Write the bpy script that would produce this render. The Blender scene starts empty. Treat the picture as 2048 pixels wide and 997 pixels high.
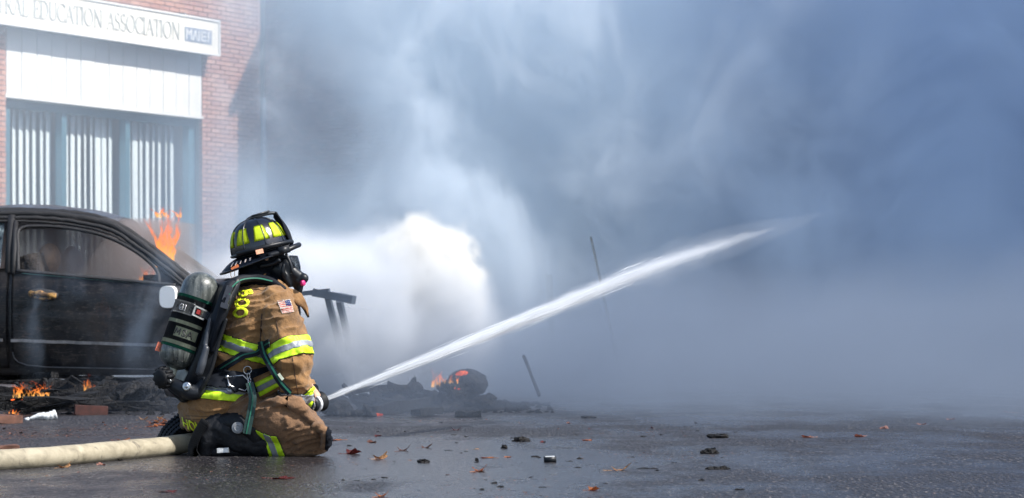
import bpy, bmesh, math, random
from mathutils import Vector as V, Matrix, noise, Euler
from mathutils.bvhtree import BVHTree
R = math.radians
SC = bpy.context.scene
COL = SC.collection
random.seed(7)

# ------------------------------------------------------------------ camera
CAM_H, FPX, HOR = 0.63, 4000.0, 630.0          # eye height (m), focal length in px of the 2048 px frame, horizon row
cd = bpy.data.cameras.new('camera'); cam = bpy.data.objects.new('camera', cd); COL.objects.link(cam)
cam.location = (0, 0, CAM_H); cam.rotation_euler = (R(90), 0, 0)
cd.sensor_width = 36; cd.lens = 36 * FPX / 2048; cd.shift_y = (HOR - 498.5) / 2048
cd.clip_start = .1; cd.clip_end = 2000
cd.dof.use_dof = True; cd.dof.focus_distance = 9.0; cd.dof.aperture_fstop = 5.0
SC.camera = cam

# ------------------------------------------------------------------ light
SUN_EL, SUN_AZ = 47, 110          # azimuth from +Y clockwise towards +X
SUN_STRENGTH, SKY_STRENGTH, EXPOSURE = 4.6, 0.13, 0.64
w = bpy.data.worlds.new('World'); SC.world = w; w.use_nodes = True
nt = w.node_tree; bg = nt.nodes['Background']
sky = nt.nodes.new('ShaderNodeTexSky'); sky.sky_type = 'NISHITA'; sky.sun_disc = False
sky.sun_elevation = R(SUN_EL); sky.sun_rotation = R(SUN_AZ); sky.dust_density = 1.5
nt.links.new(sky.outputs[0], bg.inputs[0]); bg.inputs[1].default_value = SKY_STRENGTH
sl = bpy.data.lights.new('sun', 'SUN'); sl.energy = SUN_STRENGTH; sl.angle = R(.6); sl.color = (1, .96, .90)
so = bpy.data.objects.new('sun', sl); COL.objects.link(so)
sd = V((math.sin(R(SUN_AZ)) * math.cos(R(SUN_EL)), math.cos(R(SUN_AZ)) * math.cos(R(SUN_EL)), math.sin(R(SUN_EL))))
so.rotation_euler = sd.to_track_quat('Z', 'Y').to_euler(); so.location = (5, -5, 12)
SC.view_settings.view_transform = 'Standard'; SC.view_settings.look = 'None'
SC.view_settings.exposure = EXPOSURE; SC.view_settings.gamma = 1
SC.render.engine = 'CYCLES'
cy = SC.cycles
cy.use_denoising = True; cy.max_bounces = 12; cy.volume_bounces = 4; cy.diffuse_bounces = 3; cy.glossy_bounces = 3
cy.transmission_bounces = 6; cy.transparent_max_bounces = 24
cy.volume_max_steps = 256; cy.volume_step_rate = 1.0

# ------------------------------------------------------------------ helpers
def P(px, py, Y):
    """point that shows at pixel (px, py) of the photograph when it stands Y metres away"""
    return V(((px - 1024) / FPX * Y, Y, CAM_H - (py - HOR) / FPX * Y))
def G(px, py, z=0.0):
    """point on the ground (height z) seen at pixel (px, py)"""
    Y = (CAM_H - z) * FPX / (py - HOR)
    return V(((px - 1024) / FPX * Y, Y, z))

def tag(o, label=None, cat=None, group=None, kind=None):
    if label: o['label'] = label
    if cat: o['category'] = cat
    if group: o['group'] = group
    if kind: o['kind'] = kind
    return o
def empty(name, loc=(0, 0, 0), rz=0, label=None, cat=None, group=None):
    o = bpy.data.objects.new(name, None); COL.objects.link(o); o.location = loc; o.rotation_euler = (0, 0, rz)
    o.empty_display_size = .1
    return tag(o, label, cat, group)
def link(name, me, m=None, parent=None, smooth=False):
    o = bpy.data.objects.new(name, me); COL.objects.link(o)
    if m is not None and not me.materials: me.materials.append(m)
    if parent is not None:
        o.parent = parent
        o.matrix_parent_inverse = Matrix.Translation(parent.location).inverted() if parent.parent is None and parent.rotation_euler.z == 0 else Matrix()
    if smooth:
        for p in me.polygons: p.use_smooth = True
    return o
def mesh_of(bm, name='m'):
    me = bpy.data.meshes.new(name); bm.normal_update(); bm.to_mesh(me); bm.free(); return me
def obj(name, bm, m, parent=None, smooth=False):
    return link(name, mesh_of(bm, name), m, parent, smooth)

_CV = [(x, y, z) for x in (-.5, .5) for y in (-.5, .5) for z in (-.5, .5)]
_CF = ((0, 1, 3, 2), (4, 6, 7, 5), (0, 4, 5, 1), (2, 3, 7, 6), (0, 2, 6, 4), (1, 5, 7, 3))
def box(bm, c, s, rot=None, mi=0):
    """box of full size s centred at c; rot = Matrix or Euler tuple"""
    M = Matrix.Translation(V(c))
    if rot is not None:
        M = M @ (rot.to_4x4() if isinstance(rot, Matrix) else Euler(rot).to_matrix().to_4x4())
    M = M @ Matrix.Diagonal((s[0], s[1], s[2], 1))
    vs = [bm.verts.new(M @ V(q)) for q in _CV]
    for f in _CF:
        f_ = bm.faces.new([vs[i] for i in f]); f_.material_index = mi
    return vs
def beam(bm, a, b, wd, th, up=V((0, 0, 1)), jag=0):
    """rectangular bar from a to b"""
    a, b = V(a), V(b); d = (b - a); L = d.length; x = d.normalized()
    y = up.cross(x)
    if y.length < 1e-3: y = V((0, 1, 0)).cross(x)
    y.normalize(); z = x.cross(y)
    M = Matrix((x, y, z)).transposed()
    vs = box(bm, (a + b) / 2, (L, wd, th), M)
    if jag:
        for v in vs: v.co += V([random.uniform(-jag, jag) for _ in range(3)])
    return vs
def tube(bm, pts, rad, n=10, cap=True, squash=None):
    """tube through points; rad scalar or list"""
    pts = [V(p) for p in pts]; N = len(pts)
    rs = rad if isinstance(rad, (list, tuple)) else [rad] * N
    t0 = (pts[1] - pts[0]).normalized()
    up = V((0, 0, 1)) if abs(t0.z) < .9 else V((0, 1, 0))
    u = up.cross(t0).normalized(); rings = []
    for i, p in enumerate(pts):
        t = (pts[min(i + 1, N - 1)] - pts[max(i - 1, 0)]).normalized()
        u = (u - t * u.dot(t)).normalized(); v = t.cross(u)
        ring = []
        for k in range(n):
            a = 2 * math.pi * k / n
            q = u * math.cos(a) * rs[i] + v * math.sin(a) * rs[i] * (squash or 1)
            ring.append(bm.verts.new(p + q))
        rings.append(ring)
    for a, b in zip(rings, rings[1:]):
        for k in range(n): bm.faces.new((a[k], a[(k + 1) % n], b[(k + 1) % n], b[k]))
    if cap:
        bm.faces.new(rings[0][::-1]); bm.faces.new(rings[-1])
    return rings
def smooth_path(pts, n=6):
    """Catmull-Rom through the points"""
    pts = [V(p) for p in pts]; out = []
    Q = [pts[0] * 2 - pts[1]] + pts + [pts[-1] * 2 - pts[-2]]
    for i in range(1, len(Q) - 2):
        a, b, c, d = Q[i - 1:i + 3]
        for k in range(n):
            t = k / n
            out.append(.5 * ((2 * b) + (c - a) * t + (2 * a - 5 * b + 4 * c - d) * t * t + (3 * b - a - 3 * c + d) * t ** 3))
    out.append(pts[-1]); return out
def strap(bm, pts, wd, th, normal):
    """flat webbing through pts; normal(p) gives the way its face points"""
    pts = [V(p) for p in pts]; rows = []
    for i, p in enumerate(pts):
        t = (pts[min(i + 1, len(pts) - 1)] - pts[max(i - 1, 0)]).normalized()
        n = normal(p) if callable(normal) else V(normal)
        n = (n - t * n.dot(t)).normalized(); s = t.cross(n)
        rows.append([bm.verts.new(p + s * a * wd / 2 + n * b * th / 2) for a, b in ((-1, -1), (1, -1), (1, 1), (-1, 1))])
    for a, b in zip(rows, rows[1:]):
        for k in range(4): bm.faces.new((a[k], a[(k + 1) % 4], b[(k + 1) % 4], b[k]))
    bm.faces.new(rows[0][::-1]); bm.faces.new(rows[-1])
def lathe(bm, prof, axis_o, axis_d, n=24, mi=0):
    """revolve (along, radius) profile about the axis"""
    d = V(axis_d).normalized(); u = d.orthogonal().normalized(); v = d.cross(u); o = V(axis_o); rings = []
    for a, r in prof:
        rings.append([bm.verts.new(o + d * a + (u * math.cos(2 * math.pi * k / n) + v * math.sin(2 * math.pi * k / n)) * max(r, 1e-4)) for k in range(n)])
    for a, b in zip(rings, rings[1:]):
        for k in range(n):
            f = bm.faces.new((a[k], a[(k + 1) % n], b[(k + 1) % n], b[k])); f.material_index = mi
    for f in (bm.faces.new(rings[0][::-1]), bm.faces.new(rings[-1])): f.material_index = mi

# ------------------------------------------------------------------ materials
class N:
    """small node-graph writer"""
    def __init__(s, name):
        s.m = bpy.data.materials.new(name); s.m.use_nodes = True; s.t = s.m.node_tree
        s.b = s.t.nodes['Principled BSDF']; s.out = s.t.nodes['Material Output']
    def n(s, kind, **kw):
        nd = s.t.nodes.new(kind)
        for k, v in kw.items():
            if k.startswith('i_'):
                k = k[2:]; key = int(k) if k.isdigit() else k.replace('_', ' ')
                if isinstance(v, bpy.types.NodeSocket): s.t.links.new(v, nd.inputs[key])
                else: nd.inputs[key].default_value = v
            else: setattr(nd, k, v)
        return nd
    def coord(s, kind='Object'): return s.n('ShaderNodeTexCoord').outputs[kind]
    def noise(s, vec, scale, detail=4, rough=.55, dist=0):
        return s.n('ShaderNodeTexNoise', i_Vector=vec, i_Scale=scale, i_Detail=detail, i_Roughness=rough, i_Distortion=dist).outputs[0]
    def ramp(s, fac, stops):
        r = s.n('ShaderNodeValToRGB', i_Fac=fac); e = r.color_ramp.elements
        while len(e) < len(stops): e.new(.5)
        for k, (p, c) in enumerate(stops):
            e[k].position = p; e[k].color = (*c, 1) if isinstance(c, (tuple, list)) else (c, c, c, 1)
        return r.outputs[0]
    def math(s, op, a, b=0, c=0, clamp=False):
        return s.n('ShaderNodeMath', operation=op, use_clamp=clamp, i_0=a, i_1=b, i_2=c).outputs[0]
    def mr(s, v, a, b, c=0, d=1, smooth=False):
        nd = s.n('ShaderNodeMapRange', i_0=v, i_1=a, i_2=b, i_3=c, i_4=d)
        if smooth: nd.interpolation_type = 'SMOOTHSTEP'
        return nd.outputs[0]
    def mix(s, f, a, b):
        nd = s.n('ShaderNodeMix', data_type='RGBA')
        for k, v in ((0, f), (6, a), (7, b)):
            if isinstance(v, bpy.types.NodeSocket): s.t.links.new(v, nd.inputs[k])
            else: nd.inputs[k].default_value = v if k == 0 else (*v, 1)
        return nd.outputs[2]
    def bump(s, h, strength=.4, dist=.01):
        return s.n('ShaderNodeBump', i_Height=h, i_Strength=strength, i_Distance=dist).outputs[0]
    def set(s, **kw):
        for k, v in kw.items():
            k = k.replace('_', ' ')
            if isinstance(v, bpy.types.NodeSocket): s.t.links.new(v, s.b.inputs[k])
            else: s.b.inputs[k].default_value = (*v, 1) if isinstance(v, (tuple, list)) and len(v) == 3 else v
        return s
def simple(name, col, rough=.6, metal=0, var=.25, scale=12, bump=.2, bd=.004, bscale=None, col2=None, spec=.5, coat=0):
    g = N(name); c = g.coord(); nz = g.noise(c, scale, 5, .6)
    a = tuple(x * (1 - var) for x in col); b = col2 or tuple(min(1, x * (1 + var)) for x in col)
    f = g.mr(nz, .3, .7)
    g.set(Base_Color=g.mix(f, a, b), Roughness=g.mr(nz, .3, .7, max(0, rough - .08), min(1, rough + .08)), Metallic=metal)
    g.b.inputs['Specular IOR Level'].default_value = spec; g.b.inputs['Coat Weight'].default_value = coat
    if bump: g.set(Normal=g.bump(g.noise(c, bscale or scale * 6, 3), bump, bd))
    return g.m

def m_char(name='charred_wood', base=.02):
    g = N(name); c = g.coord()
    mp = g.n('ShaderNodeMapping', i_Vector=c, i_Scale=(3, 9, 9)).outputs[0]
    nz = g.noise(mp, 3, 6, .65); vo = g.n('ShaderNodeTexVoronoi', feature='DISTANCE_TO_EDGE', i_Vector=c, i_Scale=26).outputs[0]
    col = g.ramp(nz, [(.3, (base * .4, base * .4, base * .45)), (.6, (base, base, base * 1.05)), (.76, (.06, .045, .036)), (.9, (.16, .15, .145))])
    g.set(Base_Color=col, Roughness=g.mr(nz, .3, .7, .45, .9), Normal=g.bump(g.math('ADD', g.mr(vo, 0, .08), nz), .9, .012))
    return g.m
CHAR = m_char(); CHAR.node_tree.nodes['Principled BSDF'].inputs['Specular IOR Level'].default_value = .15; ASH = simple('grey_ash', (.09, .088, .085), .95, var=.8, scale=9, bump=.9, bd=.02)
WHITE = simple('white_paint', (.8, .79, .76), .5, var=.05, scale=3)
RUBBER = simple('black_rubber', (.008, .009, .011), .6, spec=.25, var=.4, scale=20, bump=.4)
STEEL = simple('steel', (.55, .56, .58), .3, 1, var=.15)
# ------------------------------------------------------------------ ground
def asphalt():
    g = N('wet_asphalt'); c = g.coord()
    fine = g.noise(c, 160, 3, .7); grit = g.n('ShaderNodeTexVoronoi', i_Vector=g.n('ShaderNodeMapping', i_Vector=c, i_Scale=(1, .4, 1)).outputs[0], i_Scale=52).outputs[0]
    big = g.noise(c, .55, 5, .6); patch = g.noise(g.n('ShaderNodeMapping', i_Vector=c, i_Location=(3.3, 1.2, 0), i_Scale=(1, .6, 1)).outputs[0], 1.5, 5, .62)
    speck = g.ramp(g.noise(g.n('ShaderNodeMapping', i_Vector=c, i_Scale=(1, .35, 1)).outputs[0], 95, 3, .6), [(.58, 0.0), (.68, 1.0)])
    col = g.mix(g.mr(fine, .3, .7), (.007, .007, .009), (.032, .030, .034))
    col = g.mix(g.math('MULTIPLY', speck, .55), col, (.30, .27, .25))
    col = g.mix(g.mr(big, .42, .62, 0, .5), col, (.022, .021, .025))
    sep = g.n('ShaderNodeVectorMath', operation='DISTANCE', i_0=g.n('ShaderNodeMapping', i_Vector=c, i_Scale=(1, .55, 1)).outputs[0], i_1=(-.55, 8.5 * .55, 0)).outputs['Value']
    wet = g.mr(g.math('ADD', g.math('ADD', patch, g.math('MULTIPLY', big, .5)), g.mr(sep, 0, 1.4, .30, 0)), .66, .88, smooth=True)
    film = g.noise(g.n('ShaderNodeMapping', i_Vector=c, i_Scale=(1, .45, 1)).outputs[0], 55, 4, .75)
    rough = g.math('ADD', g.mr(wet, 0, 1, .42, .14), g.mr(grit, 0, .6, .0, .10))
    g.set(Base_Color=col, Roughness=rough)
    h = g.math('ADD', g.math('MULTIPLY', grit, g.mr(wet, 0, 1, 1.0, .25)), g.math('MULTIPLY', film, .9))
    g.set(Normal=g.bump(h, g.mr(wet, 0, 1, 1.0, .5), .014))
    g.b.inputs['Specular IOR Level'].default_value = .34
    return g.m
bm = bmesh.new(); S = 400
bmesh.ops.create_grid(bm, x_segments=8, y_segments=8, size=S, matrix=Matrix.Translation((0, 100, 0)))
tag(obj('ground', bm, simple('far_ground', (.07, .07, .068), .9, scale=.4)), 'wide grey ground running away behind the buildings', kind='structure')
bm = bmesh.new()
nx, ny = 60, 60
vs = [[bm.verts.new((-14 + 40 * i / nx, 3 + 25.5 * j / ny, .012 + .007 * noise.noise((i * .7, j * .5, 0)))) for i in range(nx + 1)] for j in range(ny + 1)]
for j in range(ny):
    for i in range(nx): bm.faces.new((vs[j][i], vs[j][i + 1], vs[j + 1][i + 1], vs[j + 1][i]))
bmesh.ops.translate(bm, verts=bm.verts, vec=(0, 0, -.012))
for v in bm.verts: v.co.z += .006
tag(obj('road', bm, asphalt(), smooth=True), 'dark wet asphalt street', kind='structure')

# ------------------------------------------------------------------ building left: the shopfront
DV = V((math.sin(R(36)), math.cos(R(36)), 0)); NV = V((DV.y, -DV.x, 0))       # along the facade (away), out of the facade
F0 = V((-5.12, 33, 0))                                                          # right edge of the white panel
FM = Matrix((DV, NV, V((0, 0, 1)))).transposed()
def FP(t, out, z): return F0 + DV * t + NV * out + V((0, 0, z))
def fbox(bm, t0, t1, o0, o1, z0, z1, mi=0):
    return box(bm, FP((t0 + t1) / 2, (o0 + o1) / 2, (z0 + z1) / 2), (t1 - t0, o1 - o0, z1 - z0), FM, mi)
def brick_mat(name, cols, mortar=None):
    g = N(name); oi = g.n('ShaderNodeObjectInfo'); c = g.coord('Object')
    ge = g.n('ShaderNodeNewGeometry').outputs['Random Per Island']
    r = g.math('FRACT', g.math('ADD', g.math('MULTIPLY', oi.outputs['Random'], 7.13), ge))
    col = g.ramp(r, [(k / (len(cols) - 1), q) for k, q in enumerate(cols)])
    nz = g.noise(c, 40, 4)
    g.set(Base_Color=g.mix(g.mr(nz, .35, .75, 0, .45), col, (.42, .33, .28)), Roughness=.9, Normal=g.bump(nz, .5, .004))
    return g.m
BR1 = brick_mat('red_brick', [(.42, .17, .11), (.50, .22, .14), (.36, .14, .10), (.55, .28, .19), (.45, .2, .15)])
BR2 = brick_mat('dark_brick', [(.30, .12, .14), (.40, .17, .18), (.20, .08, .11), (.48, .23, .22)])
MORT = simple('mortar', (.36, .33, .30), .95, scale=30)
GLAZE = N('window_glass'); GLAZE.t.nodes.remove(GLAZE.b)
GLAZE.t.links.new(GLAZE.n('ShaderNodeMixShader', i_0=.05, i_1=GLAZE.n('ShaderNodeBsdfTransparent', i_Color=(.97, .99, 1, 1)).outputs[0], i_2=GLAZE.n('ShaderNodeBsdfGlossy', i_Roughness=.03).outputs[0]).outputs[0], GLAZE.out.inputs['Surface'])
GLAZE = GLAZE.m
shop = empty('brick_shop', FP(0, 0, 0), 0, 'red brick shop building with white signboard and tall curtained display windows', 'building')
shop.rotation_euler = (0, 0, 0)
bm = bmesh.new()      # wall core behind the brick skin, with the window recess open
fbox(bm, .0, 1.46, -.5, -.06, 0, 9, 0); fbox(bm, -7.5, -4.08, -.5, -.06, 0, 9); fbox(bm, -4.08, 0, -.5, -.06, 5.0, 9)
fbox(bm, -4.08, 0, -.5, -.06, 0, .45)
fbox(bm, -7.5, 1.46, -6, -5.6, 0, 9)
wall = obj('wall', bm, MORT, shop)
bm = bmesh.new(); fbox(bm, 1.06, 1.46, -5.6, -.5, 0, 9); obj('side_wall', bm, MORT, shop)
bm = bmesh.new(); fbox(bm, -7.7, 1.6, -6.2, .12, 9, 9.25); fbox(bm, -7.6, 1.5, -6.1, .06, 9.25, 9.4); obj('roof', bm, simple('roof_tar', (.08, .08, .08)), shop)
# bricks: one shared mesh, the ones that show largest as objects, the others as one mass
def brick_mesh():
    bm = bmesh.new(); box(bm, (0, 0, 0), (.203, .1, .062)); bmesh.ops.bevel(bm, geom=bm.edges[:], offset=.004, segments=1); return mesh_of(bm, 'brick')
BME = brick_mesh(); BME.materials.append(BR1)
rest = bmesh.new(); count = 0; cells = []
for row in range(int(9 / .076)):
    z = .04 + row * .076; off = .108 * (row % 2)
    segs = ((-7.5, -4.085), (.005, 1.385)) if .45 < z < 5.02 else ((-7.5, 1.385),)
    for s0, s1 in segs:
        t = s0 - off
        while t < s1 - .03:
            l, r = max(t, s0), min(t + .203, s1)
            if r - l > .04: cells.append(((l + r) / 2, z, r - l))
            t += .215
def vis(c):
    p = FP(c[0], 0, c[1]); px = 1024 + p.x / p.y * FPX; py = HOR - (p.z - CAM_H) / p.y * FPX
    return -10 < px < 530 and -8 < py < 400, px, py
near = sorted([c for c in cells if vis(c)[0]], key=lambda c: (c[0] > -3.9 and c[1] > 5.3, abs(vis(c)[2] - 150)))[:300]
nearset = set(near)
for c in cells:
    wob = random.uniform(-.006, .006)
    if c in nearset:
        o = bpy.data.objects.new('brick', BME); COL.objects.link(o)
        o.parent = wall
        o.scale = (c[2] / .203, 1, 1); o.location = FP(c[0], -.04 + wob, c[1]); o.rotation_euler = FM.to_euler()
    else: box(rest, FP(c[0], -.04 + wob, c[1]), (c[2], .1, .062), FM)
# corner returns
for row in range(int(9 / .076)):
    z = .04 + row * .076
    for j in range(6): box(rest, FP(1.44, -.19 - j * .215 - .1 * (row % 2), z), (.1, .203, .062), FM)
o = obj('brickwork', rest, BR1, wall); o['kind'] = 'stuff'
# panel of vertical boards
BOARD = simple('white_board', (.78, .77, .74), .6, var=.06, scale=2.5)
n = 14; wd = 4.07 / n
bmb = bmesh.new(); box(bmb, (0, 0, 0), (wd - .012, .03, 1.28)); bmesh.ops.bevel(bmb, geom=bmb.edges[:], offset=.004, segments=1); bme = mesh_of(bmb, 'board')
bm = bmesh.new(); fbox(bm, -4.08, -.0, -.06, -.03, 3.9, 5.2); pan = obj('fascia_panel', bm, WHITE, shop)
for k in range(n):
    o = link('board', bme, BOARD, pan); o.rotation_euler = FM.to_euler(); o.location = FP(-4.07 + wd * (k + .5), -.012 + random.uniform(-.003, .003), 4.55)
bm = bmesh.new(); fbox(bm, -4.1, .02, -.3, .02, 3.86, 3.905); obj('soffit', bm, WHITE, shop)
# window: frame, mullions, glass, drapes
FR = simple('blue_green_metal', (.09, .20, .26), .4, .3, var=.1)
win = []
bm = bmesh.new()
fbox(bm, -4.08, -3.9, -.28, -.12, .45, 3.86)
fbox(bm, -.16, -.0, -.28, -.14, .45, 3.86)
fbox(bm, -4.08, 0, -.281, -.13, 3.74, 3.855); fbox(bm, -4.08, 0, -.279, -.1, .45, .58)
wf = obj('window', bm, FR, shop)
for t in (-2.82, -1.5):
    bm = bmesh.new(); fbox(bm, t - .05, t + .05, -.29, -.15, .58, 3.74); obj('mullion', bm, FR, wf)
for a, b in ((-3.9, -2.89), (-2.75, -1.57), (-1.43, -.16)):
    bm = bmesh.new(); fbox(bm, a, b, -.22, -.205, .58, 3.74); obj('pane', bm, GLAZE, wf)
DR = N('sheer_drape'); DR.set(Base_Color=(.86, .88, .86), Roughness=.9); DR.b.inputs['Transmission Weight'].default_value = 0
DR = DR.m
bms = bmesh.new(); bmesh.ops.create_grid(bms, x_segments=5, y_segments=8, size=.5, matrix=Matrix.Rotation(R(90), 4, 'X'))
for v in bms.verts: v.co.y = .10 * (v.co.x ** 2 * 4 - .5) * .9 + .05 * math.sin(v.co.z * 5)
bmesh.ops.solidify(bms, geom=bms.faces[:], thickness=.02); sme = mesh_of(bms, 'blind_slat')
blind = wf
for a, b in ((-3.93, -2.87), (-2.77, -1.55), (-1.45, -.20)):
    x = a + .06
    while x < b:
        o = link('blind_slat', sme, DR, wf, True); o.location = FP(x, -.36, 2.14); o.scale = (random.uniform(.115, .135), .12, 3.2)
        o.rotation_euler = (0, random.uniform(-.006, .006), FM.to_euler().z + R(random.gauss(24, 9))); x += random.choice((.128, .132, .136, .15))
bm = bmesh.new(); fbox(bm, -4.05, -.02, -5.5, -2.0, .05, .1); obj('shop_floor', bm, simple('carpet', (.1, .09, .08)), shop)
# signboard
sg = empty('signboard', FP(-3, .2, 5.1), 0, 'long white signboard lettered EDUCATION ASSOCIATION above the display window', 'sign')
Z0, Z1 = 4.885, 5.475
bm = bmesh.new(); fbox(bm, -7.4, .14, -.02, .26, Z0 + .02, Z1 - .02); obj('cabinet', bm, simple('dark_metal_edge', (.1, .12, .16), .5), sg)
bm = bmesh.new(); fbox(bm, -7.39, .13, .26, .275, Z0 + .03, Z1 - .03); obj('sign_face', bm, simple('sign_white', (.84, .80, .70), .45, var=.03, scale=1), sg)
bm = bmesh.new()
for a, b, c, d in ((-7.4, .14, Z0, Z0 + .03), (-7.4, .14, Z1 - .03, Z1)): fbox(bm, a, b, .24, .295, c, d)
fbox(bm, .11, .14, .24, .295, Z0 + .03, Z1 - .03)
obj('trim', bm, WHITE, sg)
# classical capitals drawn with thick and thin strokes, one unit high; (x0,y0,x1,y1,weight)
Tk, Tn = .15, .05
def arcs(cx, cy_, rx, ry, a0, a1, n=8, w0=Tn, w1=Tk):
    out = []
    for i in range(n):
        p, q = R(a0 + (a1 - a0) * i / n), R(a0 + (a1 - a0) * (i + 1) / n); mid = (p + q) / 2
        out.append((cx + rx * math.cos(p), cy_ + ry * math.sin(p), cx + rx * math.cos(q), cy_ + ry * math.sin(q), w0 + (w1 - w0) * abs(math.cos(mid)) ** 1.5))
    return out
def sf(x, y, h=.11): return (x - h, y, x + h, y, Tn)
GL = {
 'C': (.85, arcs(.48, .5, .42, .5, 45, 315, 14) + [(.8, .98, .8, .76, Tn), (.8, .02, .8, .22, Tn)]),
 'E': (.66, [(.16, 0, .16, 1, Tk), (.05, 1, .6, 1, Tn), (.05, 0, .62, 0, Tn), (.16, .52, .46, .52, Tn), (.6, 1, .6, .82, Tn), (.62, 0, .62, .2, Tn), (.46, .42, .46, .62, Tn)]),
 'N': (.95, [(.16, 0, .16, 1, Tn), (.12, 1, .8, 0, Tk), (.8, 0, .8, 1, Tn), sf(.16, 0), sf(.8, 1), (.03, 1, .16, 1, Tn)]),
 'T': (.72, [(.36, 0, .36, 1, Tk), (.03, 1, .69, 1, Tn), sf(.36, 0), (.03, 1, .03, .8, Tn), (.69, 1, .69, .8, Tn)]),
 'R': (.8, [(.16, 0, .16, 1, Tk), sf(.16, 0), (.05, 1, .4, 1, Tn), (.16, .5, .4, .5, Tn)] + arcs(.38, .75, .22, .25, 90, -90, 8) + [(.36, .5, .74, 0, Tk)]),
 'A': (.86, [(.08, 0, .42, 1, Tn), (.42, 1, .78, 0, Tk), (.2, .36, .64, .36, Tn), sf(.08, 0, .09), sf(.78, 0, .1)]),
 'L': (.64, [(.16, 0, .16, 1, Tk), sf(.16, 1), (.05, 0, .6, 0, Tn), (.6, 0, .6, .22, Tn)]),
 'D': (.88, [(.16, 0, .16, 1, Tk), (.05, 1, .38, 1, Tn), (.05, 0, .38, 0, Tn)] + arcs(.36, .5, .44, .5, 90, -90, 12)),
 'U': (.86, [(.16, 1, .16, .3, Tk), (.72, 1, .72, .3, Tn), sf(.16, 1), sf(.72, 1)] + arcs(.44, .3, .28, .3, 180, 360, 10)),
 'I': (.34, [(.16, 0, .16, 1, Tk), sf(.16, 0), sf(.16, 1)]),
 'O': (.98, arcs(.48, .5, .42, .5, 0, 360, 20)),
 'S': (.62, arcs(.3, .75, .22, .25, 30, 270, 10) + arcs(.3, .25, .24, .25, 90, -150, 10)),
 ' ': (.45, [])}
text = 'CENTRAL EDUCATION ASSOCIATION'
LH = .265; zb = 5.06
tot = sum(GL[c][0] for c in text)
# the last N ends left of the round-cornered logo; E of EDUCATION at photo x 75
tE, tN = -3.80, -.77
w2 = sum(GL[c][0] for c in 'EDUCATION ASSOCIATION'); sx = (tN - tE) / w2
LET = simple('faded_grey_letter', (.46, .47, .44), .6, var=.3, scale=8)
cur = tE - sum(GL[c][0] for c in 'CENTRAL ') * sx
for ch in text:
    wdt, segs = GL[ch]
    if segs:
        bm = bmesh.new()
        for x0, y0, x1, y1, wt in segs:
            beam(bm, FP(cur + x0 * sx, .281, zb + y0 * LH), FP(cur + x1 * sx, .281, zb + y1 * LH), .012, wt * LH * .62, up=NV.cross(DV) if False else (V((0, 0, 1)) if abs(x1 - x0) * sx > abs(y1 - y0) * LH else DV))
        obj('letter', bm, LET, sg)
    cur += wdt * sx
SLATE = simple('slate_blue_print', (.22, .27, .36), .5)
bm = bmesh.new(); a, b = -.66, -.05
fbox(bm, a, b, .276, .281, 5.055, 5.285); lg = obj('logo_plate', bm, SLATE, sg)
bm = bmesh.new()
q = lambda x0, y0, x1, y1, t=.022: beam(bm, FP(a + x0 * .61, .283, 5.055 + y0 * .23), FP(a + x1 * .61, .283, 5.055 + y1 * .23), .006, t, up=(V((0, 0, 1)) if abs(x1 - x0) > abs(y1 - y0) else DV))
for s_ in ((.06, .12, .06, .88), (.06, .88, .15, .5), (.15, .5, .24, .88), (.24, .88, .24, .12), (.3, .12, .38, .85), (.38, .85, .46, .12), (.52, .12, .52, .88),
           (.62, .8, .8, .8), (.62, .5, .8, .5), (.62, .2, .8, .2), (.62, .2, .62, .8), (.86, .12, .86, .85), (.86, .85, .95, .85), (.86, .5, .95, .5)): q(*s_)
obj('logo_mark', bm, WHITE, lg)
bm = bmesh.new()
for t in (-6.6, -4.6, -2.6, -.6): fbox(bm, t, t + .05, -.02, .2, Z1, Z1 + .05)
obj('bracket', bm, simple('bracket_metal', (.12, .12, .13)), sg)
# downspout at the corner
ds = empty('downspout', FP(1.5, -.04, 0), 0, 'grey downspout at the right corner of the brick shop', 'pipe')
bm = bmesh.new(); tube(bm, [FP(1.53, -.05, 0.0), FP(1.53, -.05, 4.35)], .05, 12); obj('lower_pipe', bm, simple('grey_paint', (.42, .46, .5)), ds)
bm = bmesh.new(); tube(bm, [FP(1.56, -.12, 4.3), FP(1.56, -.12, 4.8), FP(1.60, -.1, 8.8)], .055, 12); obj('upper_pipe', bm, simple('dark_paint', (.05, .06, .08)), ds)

# ------------------------------------------------------------------ neighbour building behind, dark brick
D2 = V((.555, -.83, 0)).normalized(); N2 = V((-D2.y, D2.x, 0)) * -1
S0 = V((-4.94, 40, 0)); M2 = Matrix((D2, N2, V((0, 0, 1)))).transposed()
def SP(t, o, z): return S0 + D2 * t + N2 * o + V((0, 0, z))
nb = empty('dark_brick_building', SP(5, 0, 0), 0, 'dark brick building side wall seen dimly through the smoke', 'building')
def prism(bm, z0, z1, e=0):
    a, b_ = SP(-4, -.05 + e, 0), SP(9.95 + e, -.05 + e, 0); q = [a, b_, b_ + V((.25, 6, 0)), a + V((-1, 6, 0))]
    v = [bm.verts.new((p.x, p.y, z)) for z in (z0, z1) for p in q]
    for f in ((3, 2, 1, 0), (4, 5, 6, 7), (0, 1, 5, 4), (1, 2, 6, 5), (2, 3, 7, 6), (3, 0, 4, 7)): bm.faces.new([v[i] for i in f])
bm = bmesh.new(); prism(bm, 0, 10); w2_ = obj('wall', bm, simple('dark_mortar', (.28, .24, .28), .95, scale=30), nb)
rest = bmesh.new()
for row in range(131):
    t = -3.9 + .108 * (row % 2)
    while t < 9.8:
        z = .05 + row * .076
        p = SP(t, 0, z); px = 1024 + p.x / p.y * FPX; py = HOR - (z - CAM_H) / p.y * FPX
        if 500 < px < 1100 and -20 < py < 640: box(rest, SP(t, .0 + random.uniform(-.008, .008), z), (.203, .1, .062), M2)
        t += .215
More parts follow.
